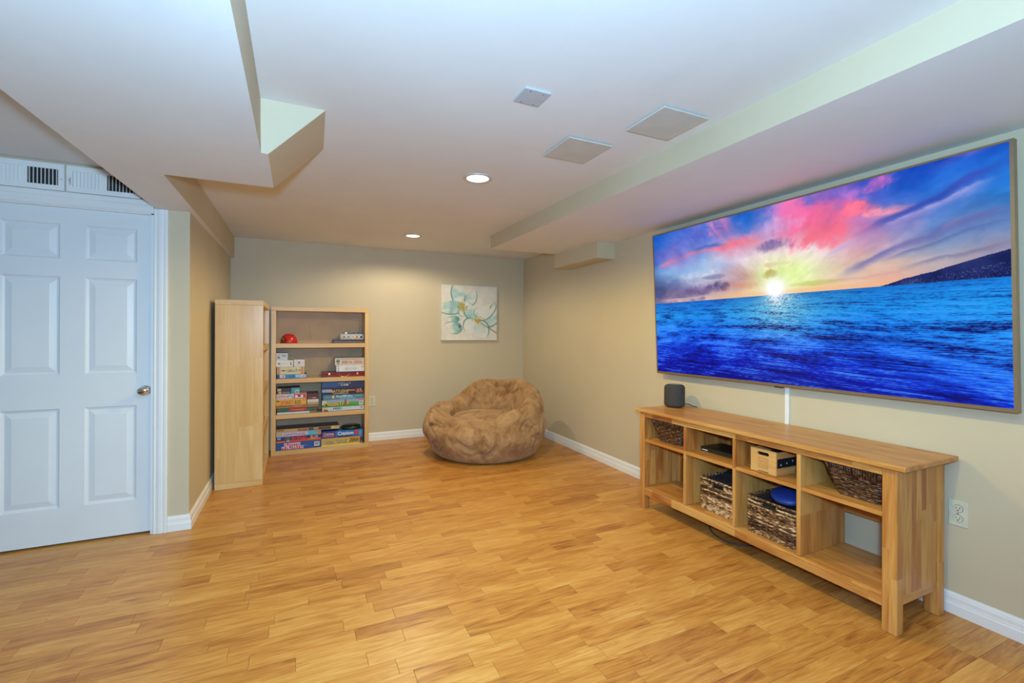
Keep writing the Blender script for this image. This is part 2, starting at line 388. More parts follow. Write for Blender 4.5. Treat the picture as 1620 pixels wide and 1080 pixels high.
# ------------------------------------------------------------------ floor planks
def project(p):
    q = Vector(p)-Vector((0, 0, CAM_H)); w = q.dot(fw)
    if w < .3: return None
    return (810+F_PX*q.dot(r2)/w, CY-F_PX*q.dot(u2)/w)
SW = .0885; pieces = []; row = 0; y = 1.503-.0885*20
rnd = random.Random(3)
while y < B-.001:
    x = -3.3-rnd.random()*.4
    while x < 2.84:
        ln = rnd.choice((.22, .34, .40, .42, .42, .44, .46)); a, b = max(x, -3.3), min(x+ln, 2.84)
        x += ln
        if b-a < .02: continue
        q = [project(c) for c in ((a, y, 0), (b, y, 0), (b, y+SW, 0), (a, y+SW, 0))]
        if any(c is None for c in q): continue
        if max(c[0] for c in q) < -140 or min(c[0] for c in q) > 1760 or min(c[1] for c in q) > 1240: continue
        if a > 2.84 or (y > D and b < L): continue
        if y > D-.03: a = max(a, L)
        if b-a < .01: continue
        ar = abs(sum(q[i][0]*q[(i+1) % 4][1]-q[(i+1) % 4][0]*q[i][1] for i in range(4)))/2
        vis = all(-5 < c[0] < 1625 and c[1] < 1085 for c in q)
        pieces.append((ar if vis else ar*.4, a, b, y, min(y+SW, B)))
    y += SW; row += 1
pieces.sort(reverse=True)
def plank_geo(a, b, y0, y1):
    g = .0005; c = .0007
    lo = [(a+g, y0+g, -.006), (b-g, y0+g, -.006), (b-g, y1-g, -.006), (a+g, y1-g, -.006)]
    mi = [(v[0], v[1], -c*.6) for v in lo]
    hi = [(a+g+c, y0+g+c, 0), (b-g-c, y0+g+c, 0), (b-g-c, y1-g-c, 0), (a+g+c, y1-g-c, 0)]
    v = lo+mi+hi; f = []
    for o in (0, 4):
        for k in range(4): f.append((o+k, o+(k+1) % 4, o+4+(k+1) % 4, o+4+k))
    f.append((8, 9, 10, 11)); return v, f
rest_v, rest_f, rest_t = [], [], []
for i, (ar, a, b, y0, y1) in enumerate(pieces):
    v, f = plank_geo(a, b, y0, y1); tone = rnd.random()
    if rnd.random() < .14: tone = min(1, tone*.4+.75)
    if i < 298:
        me = bpy.data.meshes.new('plank'); org = Vector((a, y0, 0))
        me.from_pydata([Vector(p)-org for p in v], [], f); at = me.attributes.new('tone', 'FLOAT', 'POINT'); at.data.foreach_set('value', [tone]*len(v))
        me.materials.append(M_['plank']); o = bpy.data.objects.new('plank', me); COL.objects.link(o); o.parent = fl; o.location = org
    else:
        n = len(rest_v); rest_v += v; rest_f += [tuple(n+k for k in q) for q in f]; rest_t += [tone]*len(v)
me = bpy.data.meshes.new('far_planks'); me.from_pydata(rest_v, [], rest_f); at = me.attributes.new('tone', 'FLOAT', 'POINT'); at.data.foreach_set('value', rest_t)
tag(link_mesh('far_planks', me, M_['plank'], fl), kind='stuff')

# ------------------------------------------------------------------ ceiling fittings
def emit(name, c, s):
    t = NT(name); t.b.inputs['Base Color'].default_value = (.8, .8, .8, 1); t.b.inputs['Emission Color'].default_value = c; t.b.inputs['Emission Strength'].default_value = s; return t.m
M_['lens'] = emit('lamp_lens', (1, .95, .86, 1), 3.0)
M_['ring'] = plain('light_trim', (.62, .58, .52), .4, .2)
for i, (lab, r) in enumerate((('round recessed ceiling light nearer the camera, glowing white', .094), ('round recessed ceiling light near the back wall, glowing white', .090))):
    x, y = CAN[i]
    t = empty('recessed_light', (x, y, CZ), lab, 'ceiling light', 'recessed downlights in a row')
    MB().lathe([(r, 0), (r, -.004), (r-.004, -.008), (r-.012, -.009), (r-.021, -.006), (r-.023, 0)], (x, y, CZ), 40).build('trim_ring', M_['ring'], t, smooth=True)
    MB().lathe([(r-.022, -.004), (r-.024, -.0048), (0, -.0052)], (x, y, CZ), 40).build('lens', M_['lens'], t, smooth=True)
for x0, x1, y0, y1, lab, mt in ((1.467, 1.737, 1.558, 1.826, 'large square beige ceiling cover plate, nearest the soffit and the camera', 'plate'),
                                (1.257, 1.527, 2.010, 2.288, 'square beige ceiling cover plate between the larger plate and the near light', 'plate'),
                                (.845, .969, 1.689, 1.812, 'small grey square ceiling plate with four screws', 'plate2')):
    t = empty('ceiling_plate', ((x0+x1)/2, (y0+y1)/2, CZ), lab, 'ceiling plate')
    th = .014 if mt == 'plate' else .009
    MB().box(x0, x1, y0, y1, CZ-th, CZ-.0002 if mt != 'plate' else CZ-.007, .0022).build('cover', [M_[mt]], t)
    if mt == 'plate': MB().box(x0+.02, x1-.02, y0+.02, y1-.02, CZ-.008, CZ-.0002).build('collar', M_['trim'], t)
    else:
        for sx in (.25, .75):
            for sy in (.12, .88): MB().cyl((x0+(x1-x0)*sx, y0+(y1-y0)*sy, CZ-th-.0006), .004, .002, 'z', 10).build('screw', M_['screw'], t)

# ------------------------------------------------------------------ television
def fbm(h, w, sx, sy, seed, octv=5, rough=.55):
    rs = np.random.RandomState(seed); out = np.zeros((h, w)); amp = 1; tot = 0
    for o in range(octv):
        gx, gy = max(2, int(sx*2**o)), max(2, int(sy*2**o)); g = rs.rand(gy+2, gx+2)
        X = np.linspace(0, gx, w, endpoint=False); Y = np.linspace(0, gy, h, endpoint=False)
        xi, yi = X.astype(int), Y.astype(int); fx, fy = X-xi, Y-yi; fx = fx*fx*(3-2*fx); fy = fy*fy*(3-2*fy)
        a = g[np.ix_(yi, xi)]; b = g[np.ix_(yi, xi+1)]; c = g[np.ix_(yi+1, xi)]; d_ = g[np.ix_(yi+1, xi+1)]
        out += amp*((a*(1-fx)+b*fx)*(1-fy[:, None])+(c*(1-fx)+d_*fx)*fy[:, None]); tot += amp; amp *= rough
    return out/tot
def samp(img, U, V):
    h, w = img.shape[:2]; x = np.clip(U, 0, 1)*(w-1); y = np.clip(V, 0, 1)*(h-1)
    xi = np.minimum(x.astype(int), w-2); yi = np.minimum(y.astype(int), h-2); fx = x-xi; fy = y-yi
    if img.ndim == 3: fx = fx[..., None]; fy = fy[..., None]
    return (img[yi, xi]*(1-fx)+img[yi, xi+1]*fx)*(1-fy)+(img[yi+1, xi]*(1-fx)+img[yi+1, xi+1]*fx)*fy
def sm(a, b, x): t = np.clip((x-a)/(b-a), 0, 1); return t*t*(3-2*t)
def to_lin(c): c = np.clip(c/255., 0, 1); return np.where(c <= .04045, c/12.92, ((c+.055)/1.055)**2.4)
def painted_grid(name, img, P, parent, mat, flip=False):
    """img (h,w,3) sRGB 0..255 with row 0 at the bottom; P(u,v)->xyz arrays"""
    h, w = img.shape[:2]; U, V = np.meshgrid(np.linspace(0, 1, w), np.linspace(0, 1, h)); co = np.stack(P(U, V), -1).reshape(-1, 3)
    off = np.array(WL[parent.name]); co = co-off
    idx = np.arange(h*w).reshape(h, w); q = np.stack([idx[:-1, :-1], idx[:-1, 1:], idx[1:, 1:], idx[1:, :-1]], -1).reshape(-1, 4)
    if flip: q = q[:, ::-1]
    me = bpy.data.meshes.new(name); me.vertices.add(h*w); me.vertices.foreach_set('co', co.ravel().astype(np.float32))
    nf = len(q); me.loops.add(nf*4); me.loops.foreach_set('vertex_index', q.ravel().astype(np.int32)); me.polygons.add(nf); me.polygons.foreach_set('loop_start', np.arange(0, nf*4, 4, dtype=np.int32))
    me.update(calc_edges=True)
    ca = me.color_attributes.new('print', 'FLOAT_COLOR', 'POINT'); lin = np.concatenate([to_lin(img).reshape(-1, 3), np.ones((h*w, 1))], 1); ca.data.foreach_set('color', lin.ravel().astype(np.float32))
    me.materials.append(mat); o = bpy.data.objects.new(name, me); COL.objects.link(o); o.parent = parent; WL[o.name] = WL[parent.name].copy(); return o
def sea_picture(h, w):
    U, V = np.meshgrid(np.linspace(0, 1, w), np.linspace(0, 1, h)); A = np.array
    grid = A([  # rows from the horizon (v=.5) up to v=1, columns u = 0..1
      [(112, 108, 150), (205, 165, 165), (238, 195, 165), (242, 215, 160), (250, 245, 200), (240, 205, 160), (232, 165, 145), (215, 160, 165), (150, 140, 170)],
      [(75, 90, 140), (118, 115, 165), (165, 155, 190), (205, 160, 160), (238, 244, 180), (238, 236, 205), (218, 185, 165), (180, 172, 178), (130, 132, 168)],
      [(70, 130, 200), (150, 180, 225), (202, 215, 238), (222, 205, 230), (246, 232, 222), (245, 225, 235), (228, 175, 195), (105, 140, 200), (70, 115, 180)],
      [(60, 90, 195), (150, 135, 215), (125, 165, 230), (225, 140, 175), (200, 160, 210), (240, 115, 145), (200, 130, 190), (90, 125, 205), (25, 120, 208)],
      [(20, 95, 200), (90, 110, 205), (85, 105, 205), (70, 120, 215), (195, 160, 225), (242, 125, 180), (130, 110, 205), (30, 100, 205), (20, 108, 210)],
      [(0, 75, 185), (15, 90, 200), (110, 120, 212), (20, 110, 212), (225, 120, 200), (215, 110, 200), (60, 90, 205), (10, 70, 190), (0, 65, 180)]], float)
    n1 = fbm(h, w, 5, 4, 1); n2 = fbm(h, w, 5, 4, 2); n3 = fbm(h, w, 9, 10, 3, 6, .6); n4 = fbm(h, w, 24, 14, 4, 5, .6)
    uu = U+(n1-.5)*.16; vv = np.clip((V-.5)*2, 0, 1)+(n2-.5)*.34
    sky = samp(grid, uu, vv)
    def lay(mask, c):
        nonlocal sky
        m_ = np.clip(mask, 0, 1)[..., None]; sky = sky*(1-m_)+A(c, float)*m_
    ang = np.arctan2(V-.50, (U-.5)*1.9); lr = np.log(np.hypot((U-.5)*1.9, V-.50)+.03)
    def lut(a_, b_, seed, n=256):
        g_ = np.random.RandomState(seed).rand(n, n); x = a_ % n; y = b_ % n; xi, yi = x.astype(int) % n, y.astype(int) % n; fx, fy = x-np.floor(x), y-np.floor(y); fx = fx*fx*(3-2*fx); fy = fy*fy*(3-2*fy)
        x1, y1 = (xi+1) % n, (yi+1) % n
        return (g_[yi, xi]*(1-fx)+g_[yi, x1]*fx)*(1-fy)+(g_[y1, xi]*(1-fx)+g_[y1, x1]*fx)*fy
    wr = (n1-.5)*3+(n2-.5)*2
    ray = sum(.6**o*lut(ang*7*2**o+wr*1.2+50, lr*2.2*2**o+wr+50, 60+o) for o in range(5))/2.3     # wisps drawn out from the sun
    cr_ = fbm(h, w, 14, 10, 41, 6, .62); cw = samp(cr_, U+(n1-.5)*.12, V+(n2-.5)*.12)
    def blob(u, v, su, sv, ns=None, k=2.2, b=.5):
        dd = ((U-u)/su)**2+((V-v)/sv)**2; q = .5*(n3-.5)+.9*(cw-.5)+.7*(ray-.5) if ns is None else .5*(n4-.5)+1.0*(cw-.5)+.5*(ray-.5)
        return np.clip(sm(.15, .95, np.exp(-dd*.62)*1.05+q*1.7)*np.exp(-np.maximum(dd-1.8, 0)*.6)*np.clip(.72+1.5*(cw-.5)+1.1*(ray-.5), .15, 1), 0, .95)
    def streak(pts, wd, soft=None, amp=.03):
        pu, pv = [p[0] for p in pts], [p[1] for p in pts]; c = np.interp(U, pu, pv)+(n3-.5)*amp+(cw-.5)*.035
        e = sm(pu[0], pu[0]+.08, U)*(1-sm(pu[-1]-.08, pu[-1], U)); d0 = (V-c)/wd; d0 = np.where(d0 > 0, d0*1.5, d0*.7)
        return np.exp(-d0**2)*e*np.clip(.55+1.5*(ray-.35)+.8*(cw-.5), 0, 1.15)
    lay(blob(.33, .95, .05, .05)*.8, (250, 120, 165)); lay(blob(.42, .93, .08, .05, n4)*.7, (25, 105, 205)); lay(blob(.46, .985, .03, .03, n4), (10, 95, 190))
    lay(blob(.57, .93, .06, .07)*.8, (245, 110, 185)); lay(blob(.63, .86, .09, .10)*.85, (246, 100, 150)); lay(blob(.66, .78, .06, .06)*.8, (240, 105, 125)); lay(blob(.66, .98, .05, .04)*.8, (60, 95, 205))
    lay(blob(.52, .88, .05, .04, n4)*.8, (205, 175, 228))
    lay(streak([(0, .76), (.12, .80), (.2, .825), (.31, .815), (.37, .84), (.45, .86)], .012)*.95, (255, 120, 145)); lay(streak([(.28, .82), (.38, .835), (.5, .80)], .022, n3, .05)*.9, (248, 125, 145))
    lay(streak([(.16, .845), (.3, .84), (.36, .83)], .012, n3, .05)*.7, (60, 70, 165)); lay(blob(.49, .775, .045, .028)*.9, (105, 85, 150))
    lay(streak([(.03, .69), (.2, .74), (.4, .72)], .035, n3, .08)*.5, (120, 170, 228)); lay(blob(.15, .66, .15, .03)*.5, (225, 230, 240))
    lay(blob(.12, .555, .13, .040, n4, 2.4)*.95, (88, 82, 135)); lay(blob(.02, .58, .05, .06, n4)*.8, (60, 75, 125)); lay(blob(.25, .565, .09, .022, n4)*.9, (110, 85, 135)); lay(blob(.32, .585, .035, .022, n4)*.95, (70, 68, 120)); lay(blob(.39, .570, .055, .020, n4, 3)*.95, (232, 112, 80))
    lay(blob(.28, .645, .05, .012, n4)*.8, (110, 120, 160)); lay(streak([(.0, .535), (.15, .52), (.3, .525)], .010)*.7, (235, 195, 195))
    g = np.exp(-(((U-.535)/.085)**2+((V-.60)/.085)**2)); lay(g*.85, (226, 252, 150)); lay(blob(.485, .615, .045, .02, n4)*.9, (165, 145, 60)); lay(blob(.50, .67, .035, .012, n4)*.8, (215, 180, 150)); lay(blob(.43, .62, .03, .015, n4)*.7, (225, 165, 130))
    lay(blob(.60, .545, .06, .010, n4)*.7, (170, 190, 70))
    lay(blob(.735, .875, .035, .025, n4)*.95, (255, 110, 135)); lay(blob(.77, .965, .03, .03, n4)*.85, (230, 105, 185)); lay(blob(.795, .835, .045, .018, n4)*.9, (255, 150, 165)); lay(blob(.71, .97, .03, .03, n4)*.7, (200, 120, 215))
    lay(streak([(.70, .74), (.80, .80), (.90, .87), (1.02, .95)], .022, n3, .03)*.75, (40, 60, 165)); lay(streak([(.62, .66), (.74, .74), (.82, .79), (.92, .85), (1.0, .885)], .014, n3, .02)*.8, (178, 165, 222))
    lay(streak([(.84, .96), (.94, 1.0), (1.03, 1.04)], .012)*.5, (130, 90, 200)); lay(streak([(.66, .56), (.74, .615), (.82, .68), (.90, .725), (1.03, .77)], .020, n3, .03)*.8, (98, 98, 165)); lay(streak([(.76, .60), (.86, .66), (.94, .70), (1.03, .71)], .010, n3, .03)*.6, (70, 95, 160))
    lay(streak([(.80, .565), (.9, .60), (1.03, .64)], .008, n3, .02)*.6, (110, 100, 145)); lay(streak([(.87, .70), (.92, .745), (.96, .77)], .008)*.8, (235, 150, 185)); lay(streak([(.70, .66), (.78, .69), (.83, .685)], .010)*.6, (235, 175, 190))
    lay(streak([(.6, .56), (.72, .545), (.86, .57)], .008, n3, .03)*.5, (205, 150, 150))
    lay(np.exp(-((V-.51)/.018)**2)*sm(.2, .4, U)*(1-sm(.8, .9, U))*.6, (242, 180, 130))
    sky += ((ray-.5)*46+(cw-.5)*34+(n4-.5)*10)[..., None]*np.clip(1-np.exp(-((V-.5)/.05)**2), .2, 1)[..., None]
    # sea
    v = np.clip(V, 0, .5); dep = 1/(.535-v)            # ~ distance
    X = (U-.5)*2.2*dep*.5; Yd = dep
    rs = np.random.RandomState(11)
    def tex(a, b, seed, n=256):
        r = np.random.RandomState(seed); g_ = r.rand(n, n); x = (X*a) % n; y = (Yd*b) % n
        xi, yi = x.astype(int) % n, y.astype(int) % n; fx, fy = x-np.floor(x), y-np.floor(y); fx = fx*fx*(3-2*fx); fy = fy*fy*(3-2*fy)
        x1, y1 = (xi+1) % n, (yi+1) % n
        return (g_[yi, xi]*(1-fx)+g_[yi, x1]*fx)*(1-fy)+(g_[y1, xi]*(1-fx)+g_[y1, x1]*fx)*fy
    # screen-anchored wave bands, finer towards the horizon
    def waves(seed, f0):
        out = np.zeros((h, w)); lv = np.log(dep)
        r = np.random.RandomState(seed)
        for o in range(4):
            n = 512; g_ = r.rand(n, n); sk = np.where(U < .45, 1.0, .75)*np.abs(U-.45)**1.6*np.power(.5-v, 1.1)*1.9+(n1-.5)*.012
            a = f0*2**o; x = ((U+7)*a*9.5*np.power(dep, .75)*.62-lv*2.5*a*np.sign(U-.45)*0) % n; y = ((lv*13+sk*26+40)*a*.36+(n2-.5)*a*.35) % n
            xi, yi = x.astype(int) % n, y.astype(int) % n; fx, fy = x-np.floor(x), y-np.floor(y); fx = fx*fx*(3-2*fx); fy = fy*fy*(3-2*fy)
            x1, y1 = (xi+1) % n, (yi+1) % n
            out += .62**o*((g_[yi, xi]*(1-fx)+g_[yi, x1]*fx)*(1-fy)+(g_[y1, xi]*(1-fx)+g_[y1, x1]*fx)*fy)
        return out/2.25
    wv = waves(5, 1.7); wf = waves(6, 6.0); sw = np.where(U < .45, 1.0, .8)*np.abs(U-.45)**1.3*np.power(.5-v, 1.0)*1.9+np.log(dep); big = sum(.6**o*lut(U*5*2**o*np.power(dep, .6)+20, sw*9*2**o+20, 80+o) for o in range(4))/2.18
    d_ = (.5-V)/.5
    cg = A([[(12, 112, 205), (12, 105, 205), (60, 150, 200), (15, 120, 205), (10, 130, 225)], [(10, 150, 235), (10, 140, 235), (70, 180, 225), (10, 140, 232), (20, 155, 240)], [(10, 120, 240), (0, 100, 238), (25, 130, 225), (5, 120, 238), (30, 150, 248)],
           [(0, 70, 230), (0, 50, 222), (0, 50, 215), (0, 75, 225), (30, 130, 245)], [(0, 35, 200), (0, 25, 190), (0, 18, 180), (0, 35, 200), (15, 95, 240)], [(0, 10, 165), (0, 8, 150), (0, 8, 140), (0, 14, 165), (0, 40, 205)]], float)
    sea = samp(cg, U, d_)
    k = (wv-.5)*2.0+(wf-.5)*1.3+(big-.5)*2.4; kd = (.30+.70*sm(.0, .45, d_))
    dk = np.clip((-k-.02)*1.9*kd, 0, 1)[..., None]; lt = np.clip((k-.12)*1.7*kd, 0, 1)[..., None]
    sea = sea*(1-dk*.9)+A((0, 0, 88.))*dk*.9; sea = sea*(1-lt*.75)+A((75, 160, 255.))*lt*.75
    gl = np.exp(-((U-.515)/(.05+.16*d_))**2)*np.exp(-d_*3.2); sp = np.clip((wf-.42)*5, 0, 1)
    m_ = np.clip(gl*sp*1.1, 0, 1)[..., None]; sea = sea*(1-m_)+A((225, 250, 235.))*m_
    m_ = (np.exp(-d_/.02)*.5)[..., None]; sea = sea*(1-m_)+A((10, 95, 190.))*m_
    img = np.where((V > .5)[..., None], sky, sea)
    core = np.exp(-(((U-.50)/.024)**2+((V-.535)/.042)**2))*1.2+np.exp(-(((U-.505)/.05)**2+((V-.545)/.07)**2))*.55+np.exp(-(((U-.503)/.016)**2+((V-.47)/.035)**2))*.9*np.clip((wf-.38)*4, 0, 1)
    m_ = np.clip(core, 0, 1)[..., None]; img = img*(1-m_)+A((255, 255, 255.))*m_
    top = np.interp(U, [.77, .82, .88, .94, 1.0], [.5, .525, .548, .575, .605])+(n4-.5)*.012
    isl = (V > .5) & (V < top) & (U > .77); c = A((22, 34, 96.))+(n4-.5)[..., None]*70; lights = ((rs.rand(h, w) > .93) & (V < .5+.55*(top-.5)))[..., None]
    c = np.where(lights, c+70, c); img = np.where(isl[..., None], c, img)
    return np.clip(img, 0, 255)
M_['tvframe'] = plain('tv_frame_bronze', (.30, .22, .14), .38, .55, .05)
M_['tvback'] = plain('tv_black_plastic', (.02, .02, .02), .5)
t = NT('tv_screen'); a = t.n('ShaderNodeVertexColor', layer_name='print'); t.b.inputs['Base Color'].default_value = (.004, .004, .005, 1); t.b.inputs['Roughness'].default_value = .25; t.b.inputs['Specular IOR Level'].default_value = .15
t.t.links.new(a.outputs[0], t.b.inputs['Emission Color']); t.b.inputs['Emission Strength'].default_value = 1.0; M_['screen'] = t.m
tv = empty('television', (2.72, 1.9, .977), 'huge wall-mounted flat television showing a sunset over a blue sea', 'television')
TY0, TYW, TZ0, TZH = 2.962, 2.119, .975, 1.135
def tvp(u, v, d): return (2.722-.056*v+d, TY0-TYW*u, TZ0+TZH*v)
def tvbox(m, u0, u1, v0, v1, d0, d1, mi=0):
    P = [tvp(u, v, d) for d in (d0, d1) for v in (v0, v1) for u in (u0, u1)]; t = bmesh.new(); vs = [t.verts.new(p) for p in P]
    for f in ((0, 1, 3, 2), (4, 6, 7, 5), (0, 4, 5, 1), (2, 3, 7, 6), (0, 2, 6, 4), (1, 5, 7, 3)): t.faces.new([vs[k] for k in f])
    bmesh.ops.recalc_face_normals(t, faces=t.faces); m.add(t, mi)
bu, bv = .006, .012
m = MB(); tvbox(m, 0, 1, 0, bv*1.2, -.004, .028); tvbox(m, 0, 1, 1-bv*.7, 1, -.004, .028); tvbox(m, 0, bu*.6, bv*1.2, 1-bv*.7, -.004, .028); tvbox(m, 1-bu, 1, bv*1.2, 1-bv*.7, -.004, .028); m.build('frame', M_['tvframe'], tv)
m = MB(); tvbox(m, bu*.5, 1-bu*.5, bv, 1-bv*.5, .004, .030); tvbox(m, .15, .85, .1, .75, .030, .05); m.build('back_cover', M_['tvback'], tv)
m = MB(); m.box(2.735, 2.789, 1.5, 2.3, 1.3, 1.62); m.build('wall_bracket', M_['tvback'], tv)
m = MB(); tvbox(m, .49, .515, -.006, .001, -.003, .01); m.build('sensor', M_['tvback'], tv)
img = sea_picture(480, 860)
painted_grid('screen', img, lambda u, v: (2.7215-.056*(bv*1.1+v*(1-bv*1.75)), TY0-TYW*(bu*.55+u*(1-bu*1.55)), TZ0+TZH*(bv*1.1+v*(1-bv*1.75))), tv, M_['screen'])

# ------------------------------------------------------------------ flower painting
def flower_picture(n):
    U, V = np.meshgrid(np.linspace(0, 1, n), np.linspace(0, 1, n)); A = np.array
    n1 = fbm(n, n, 6, 6, 31); n2 = fbm(n, n, 18, 18, 32); img = np.ones((n, n, 3))*A((226, 222, 212.))+((n1-.5)*26)[..., None]+((n2-.5)*14)[..., None]
    def lay(m_, c):
        nonlocal img
        m_ = np.clip(m_, 0, 1)[..., None]; img = img*(1-m_)+A(c, float)*m_
    def petal(x0, y0, x1, y1, w, teal, edge=1, shade=.5, bow=0):
        dx, dy = x1-x0, y1-y0; ln = math.hypot(dx, dy); tx, ty = dx/ln, dy/ln
        s = ((U-x0)*tx+(V-y0)*ty)/ln; q = (-(U-x0)*ty+(V-y0)*tx)/w-bow*np.sin(np.clip(s, 0, 1)*PI)
        wid = np.sqrt(np.clip(np.sin(np.clip(s, 0, 1)**.8*PI), 0, 1)); ins = sm(0, .12, wid-np.abs(q))*((s > 0) & (s < 1))
        lay(ins*.95, (228, 230, 224)); lay(ins*np.clip(shade*(1.25-1.2*s)+(n1-.5)*1.6+(n2-.5)*.8, 0, 1)*.85, teal)
        ed = np.exp(-((wid-np.abs(q)-.05)/.07)**2)*((s > 0) & (s < 1))*(np.sign(q) == np.sign(edge)); lay(ed*.85, (40, 125, 130)); return ins
    T1, T2, T3 = (125, 185, 185), (95, 170, 175), (60, 150, 150)
    petal(.38, .64, .22, 1.02, .14, T1, 1, .35); petal(.38, .64, .60, .92, .11, T1, -1, .35, -.3); petal(.38, .62, -.06, .56, .13, T2, 1, .75); petal(.37, .60, .40, .42, .09, T1, -1, .5)
    petal(.62, .38, .42, .68, .12, T1, 1, .35, .1); petal(.66, .36, 1.06, .44, .16, T2, -1, .85); petal(.66, .40, .98, .68, .12, (200, 215, 210), -1, .2); petal(.60, .36, .42, .16, .15, (215, 222, 220), -1, .3); petal(.64, .34, .80, .05, .15, (180, 205, 210), 1, .5); petal(.64, .42, .64, .60, .07, T2, 1, .4)
    petal(.32, .38, .10, .38, .06, T3, -1, 1.1); petal(.34, .26, .06, .28, .07, T2, -1, .9); petal(.34, .28, .16, .14, .10, T3, 1, .95)
    lay(np.exp(-((V-(.32-(U-.7)*.62))/.010)**2)*((U > .70))*.9, (120, 105, 70)); lay(np.exp(-(((U-.32)/.02)**2+((V-.25)/.03)**2)), (70, 80, 75))
    for (x, y, s) in ((.37, .58, .05), (.36, .66, .035), (.65, .36, .05)):
        lay(np.exp(-(((U-x)/s)**2+((V-y)/s)**2))*np.clip((n2-.3)*3, 0, 1), (205, 160, 50))
    rs = np.random.RandomState(4)
    for k in range(38):
        cx, cy_ = ((.37, .62), (.65, .38))[k % 2]; a_ = rs.rand()*2*PI; r = .04+.07*rs.rand(); lay(np.exp(-(((U-cx-r*math.cos(a_))/.010)**2+((V-cy_-r*.7*math.sin(a_))/.010)**2))*.8, ((190, 165, 70), (150, 115, 45))[k % 3 == 0])
    lay(np.exp(-((U-.90-(V-.65)*.5)/.015)**2)*np.exp(-((V-.63)/.04)**2)*.8, (150, 130, 80)); lay(np.exp(-(((U-.96)/.03)**2+((V-.68)/.03)**2))*n2*1.2, T2); lay(np.exp(-((U-.41-(V-.75)*.15)/.008)**2)*sm(.68, .72, V)*(1-sm(.80, .84, V))*.8, (100, 110, 95))
    return np.clip(img, 0, 255)
t = NT('canvas_print'); a = t.n('ShaderNodeVertexColor', layer_name='print'); t.bump(t.noise(t.obj(), 400, 2), .15, .001); M_['canvas'] = t.fin(a.outputs[0], .6)
M_['canvas_edge'] = plain('canvas_edge', (.70, .68, .63), .7)
pc = empty('flower_painting', (2.043, B, 1.20), 'square canvas painting of teal and white flowers on the back wall', 'painting')
px0, px1, pz0, pz1 = 1.659, 2.427, 1.203, 1.917
MB().box(px0, px1, B-.035, B-.0006, pz0, pz1, .003).build('canvas', M_['canvas_edge'], pc)
painted_grid('picture', flower_picture(190), lambda u, v: (px0+.002+u*(px1-px0-.004), B-.0356+u*0, pz0+.002+v*(pz1-pz0-.004)), pc, M_['canvas'])

# ------------------------------------------------------------------ bookcases
def bookcase(name, loc, label, horiz, face, back_at):
    return empty(name, loc, label, 'bookcase')
SH = [1.180, .806, .428]; TOPZ = 1.568; ST = .047
bc = empty('bookcase', (.247, 5.56, 0), 'low open maple bookcase full of board games against the back wall', 'bookcase')
bx0, bx1, by0, by1 = -.247, .740, 5.42, 5.700; pt = .046
MB().box(bx0, bx1, by0, by1, TOPZ-.042, TOPZ, .0015).build('top_panel', M_['maple_x'], bc); MB().box(bx0, bx1, by0, by1, 0, .048, .0015).build('bottom_panel', M_['maple_x'], bc)
for a in (bx0, bx1-pt): MB().box(a, a+pt, by0+.0005, by1, .0485, TOPZ-.0425, .0015).build('side_panel', M_['maple_zy'], bc)
for z in SH: MB().box(bx0+pt+.0005, bx1-pt-.0005, by0+.002, by1-.012, z-ST, z, .0015).build('shelf', M_['maple_x'], bc)
MB().box(bx0+pt-.01, .135, by1-.010, by1-.003, .03, TOPZ-.02).build('back_panel', M_['backboard'], bc); MB().box(.1365, bx1-pt+.01, by1-.010, by1-.003, .03, TOPZ-.02).build('back_panel', M_['backboard'], bc)
ba = empty('bookcase', (-.436, 4.93, 0), 'maple bookcase standing along the left wall with its plain side facing the room', 'bookcase')
ax0, ax1, ay0, ay1 = -.611, -.262, 4.443, 5.40
MB().box(ax0, ax1, ay0, ay1, TOPZ-.042, TOPZ, .0015).build('top_panel', M_['maple_y'], ba); MB().box(ax0, ax1, ay0, ay1, 0, .048, .0015).build('bottom_panel', M_['maple_x'], ba)
for a in (ay0, ay1-pt): MB().box(ax0, ax1-.0005, a, a+pt, .0485, TOPZ-.0425, .0015).build('side_panel', M_['maple_z'], ba)
for z in (1.180, .806, .440): MB().box(ax0+.012, ax1-.003, ay0+pt+.0005, ay1-pt-.0005, z-ST, z, .0015).build('shelf', M_['maple_y'], ba)
MB().box(ax0+.003, ax0+.011, ay0+pt-.01, ay1-pt+.01, .03, TOPZ-.02).build('back_panel', M_['backboard'], ba)

# ------------------------------------------------------------------ games on the shelves
CM = {}
def cm(c, rough=.38):
    k = (tuple(c), rough)
    if k not in CM: CM[k] = plain('printed_card', srgb(*c), rough, 0, .05, 30)
    return CM[k]
def lettering(txt, x, z, h, y, color, parent, width=None, flip=False, bold=.0, shear=0, font=None, face='-y', rough=.4):
    cu = bpy.data.curves.new('lettering', 'FONT'); cu.body = txt; cu.size = h/.72; cu.align_x = 'CENTER'; cu.align_y = 'CENTER'; cu.offset = bold*h; cu.shear = shear; cu.resolution_u = 3
    tmp = bpy.data.objects.new('tmp', cu); COL.objects.link(tmp); bpy.context.view_layer.update()
    me = bpy.data.meshes.new_from_object(tmp.evaluated_get(bpy.context.evaluated_depsgraph_get())); bpy.data.objects.remove(tmp); bpy.data.curves.remove(cu)
    if not len(me.vertices): return
    xs_ = [v.co.x for v in me.vertices]; ys_ = [v.co.y for v in me.vertices]; sx = 1
    if width: sx = width/(max(xs_)-min(xs_))
    cxm, cym = (max(xs_)+min(xs_))/2, (max(ys_)+min(ys_))/2; sg = -1 if flip else 1
    for v in me.vertices: v.co = (x+sg*(v.co.x-cxm)*sx, y, z+sg*(v.co.y-cym))
    me.name = 'lettering'; return link_mesh('lettering', me, cm(color, rough), parent)
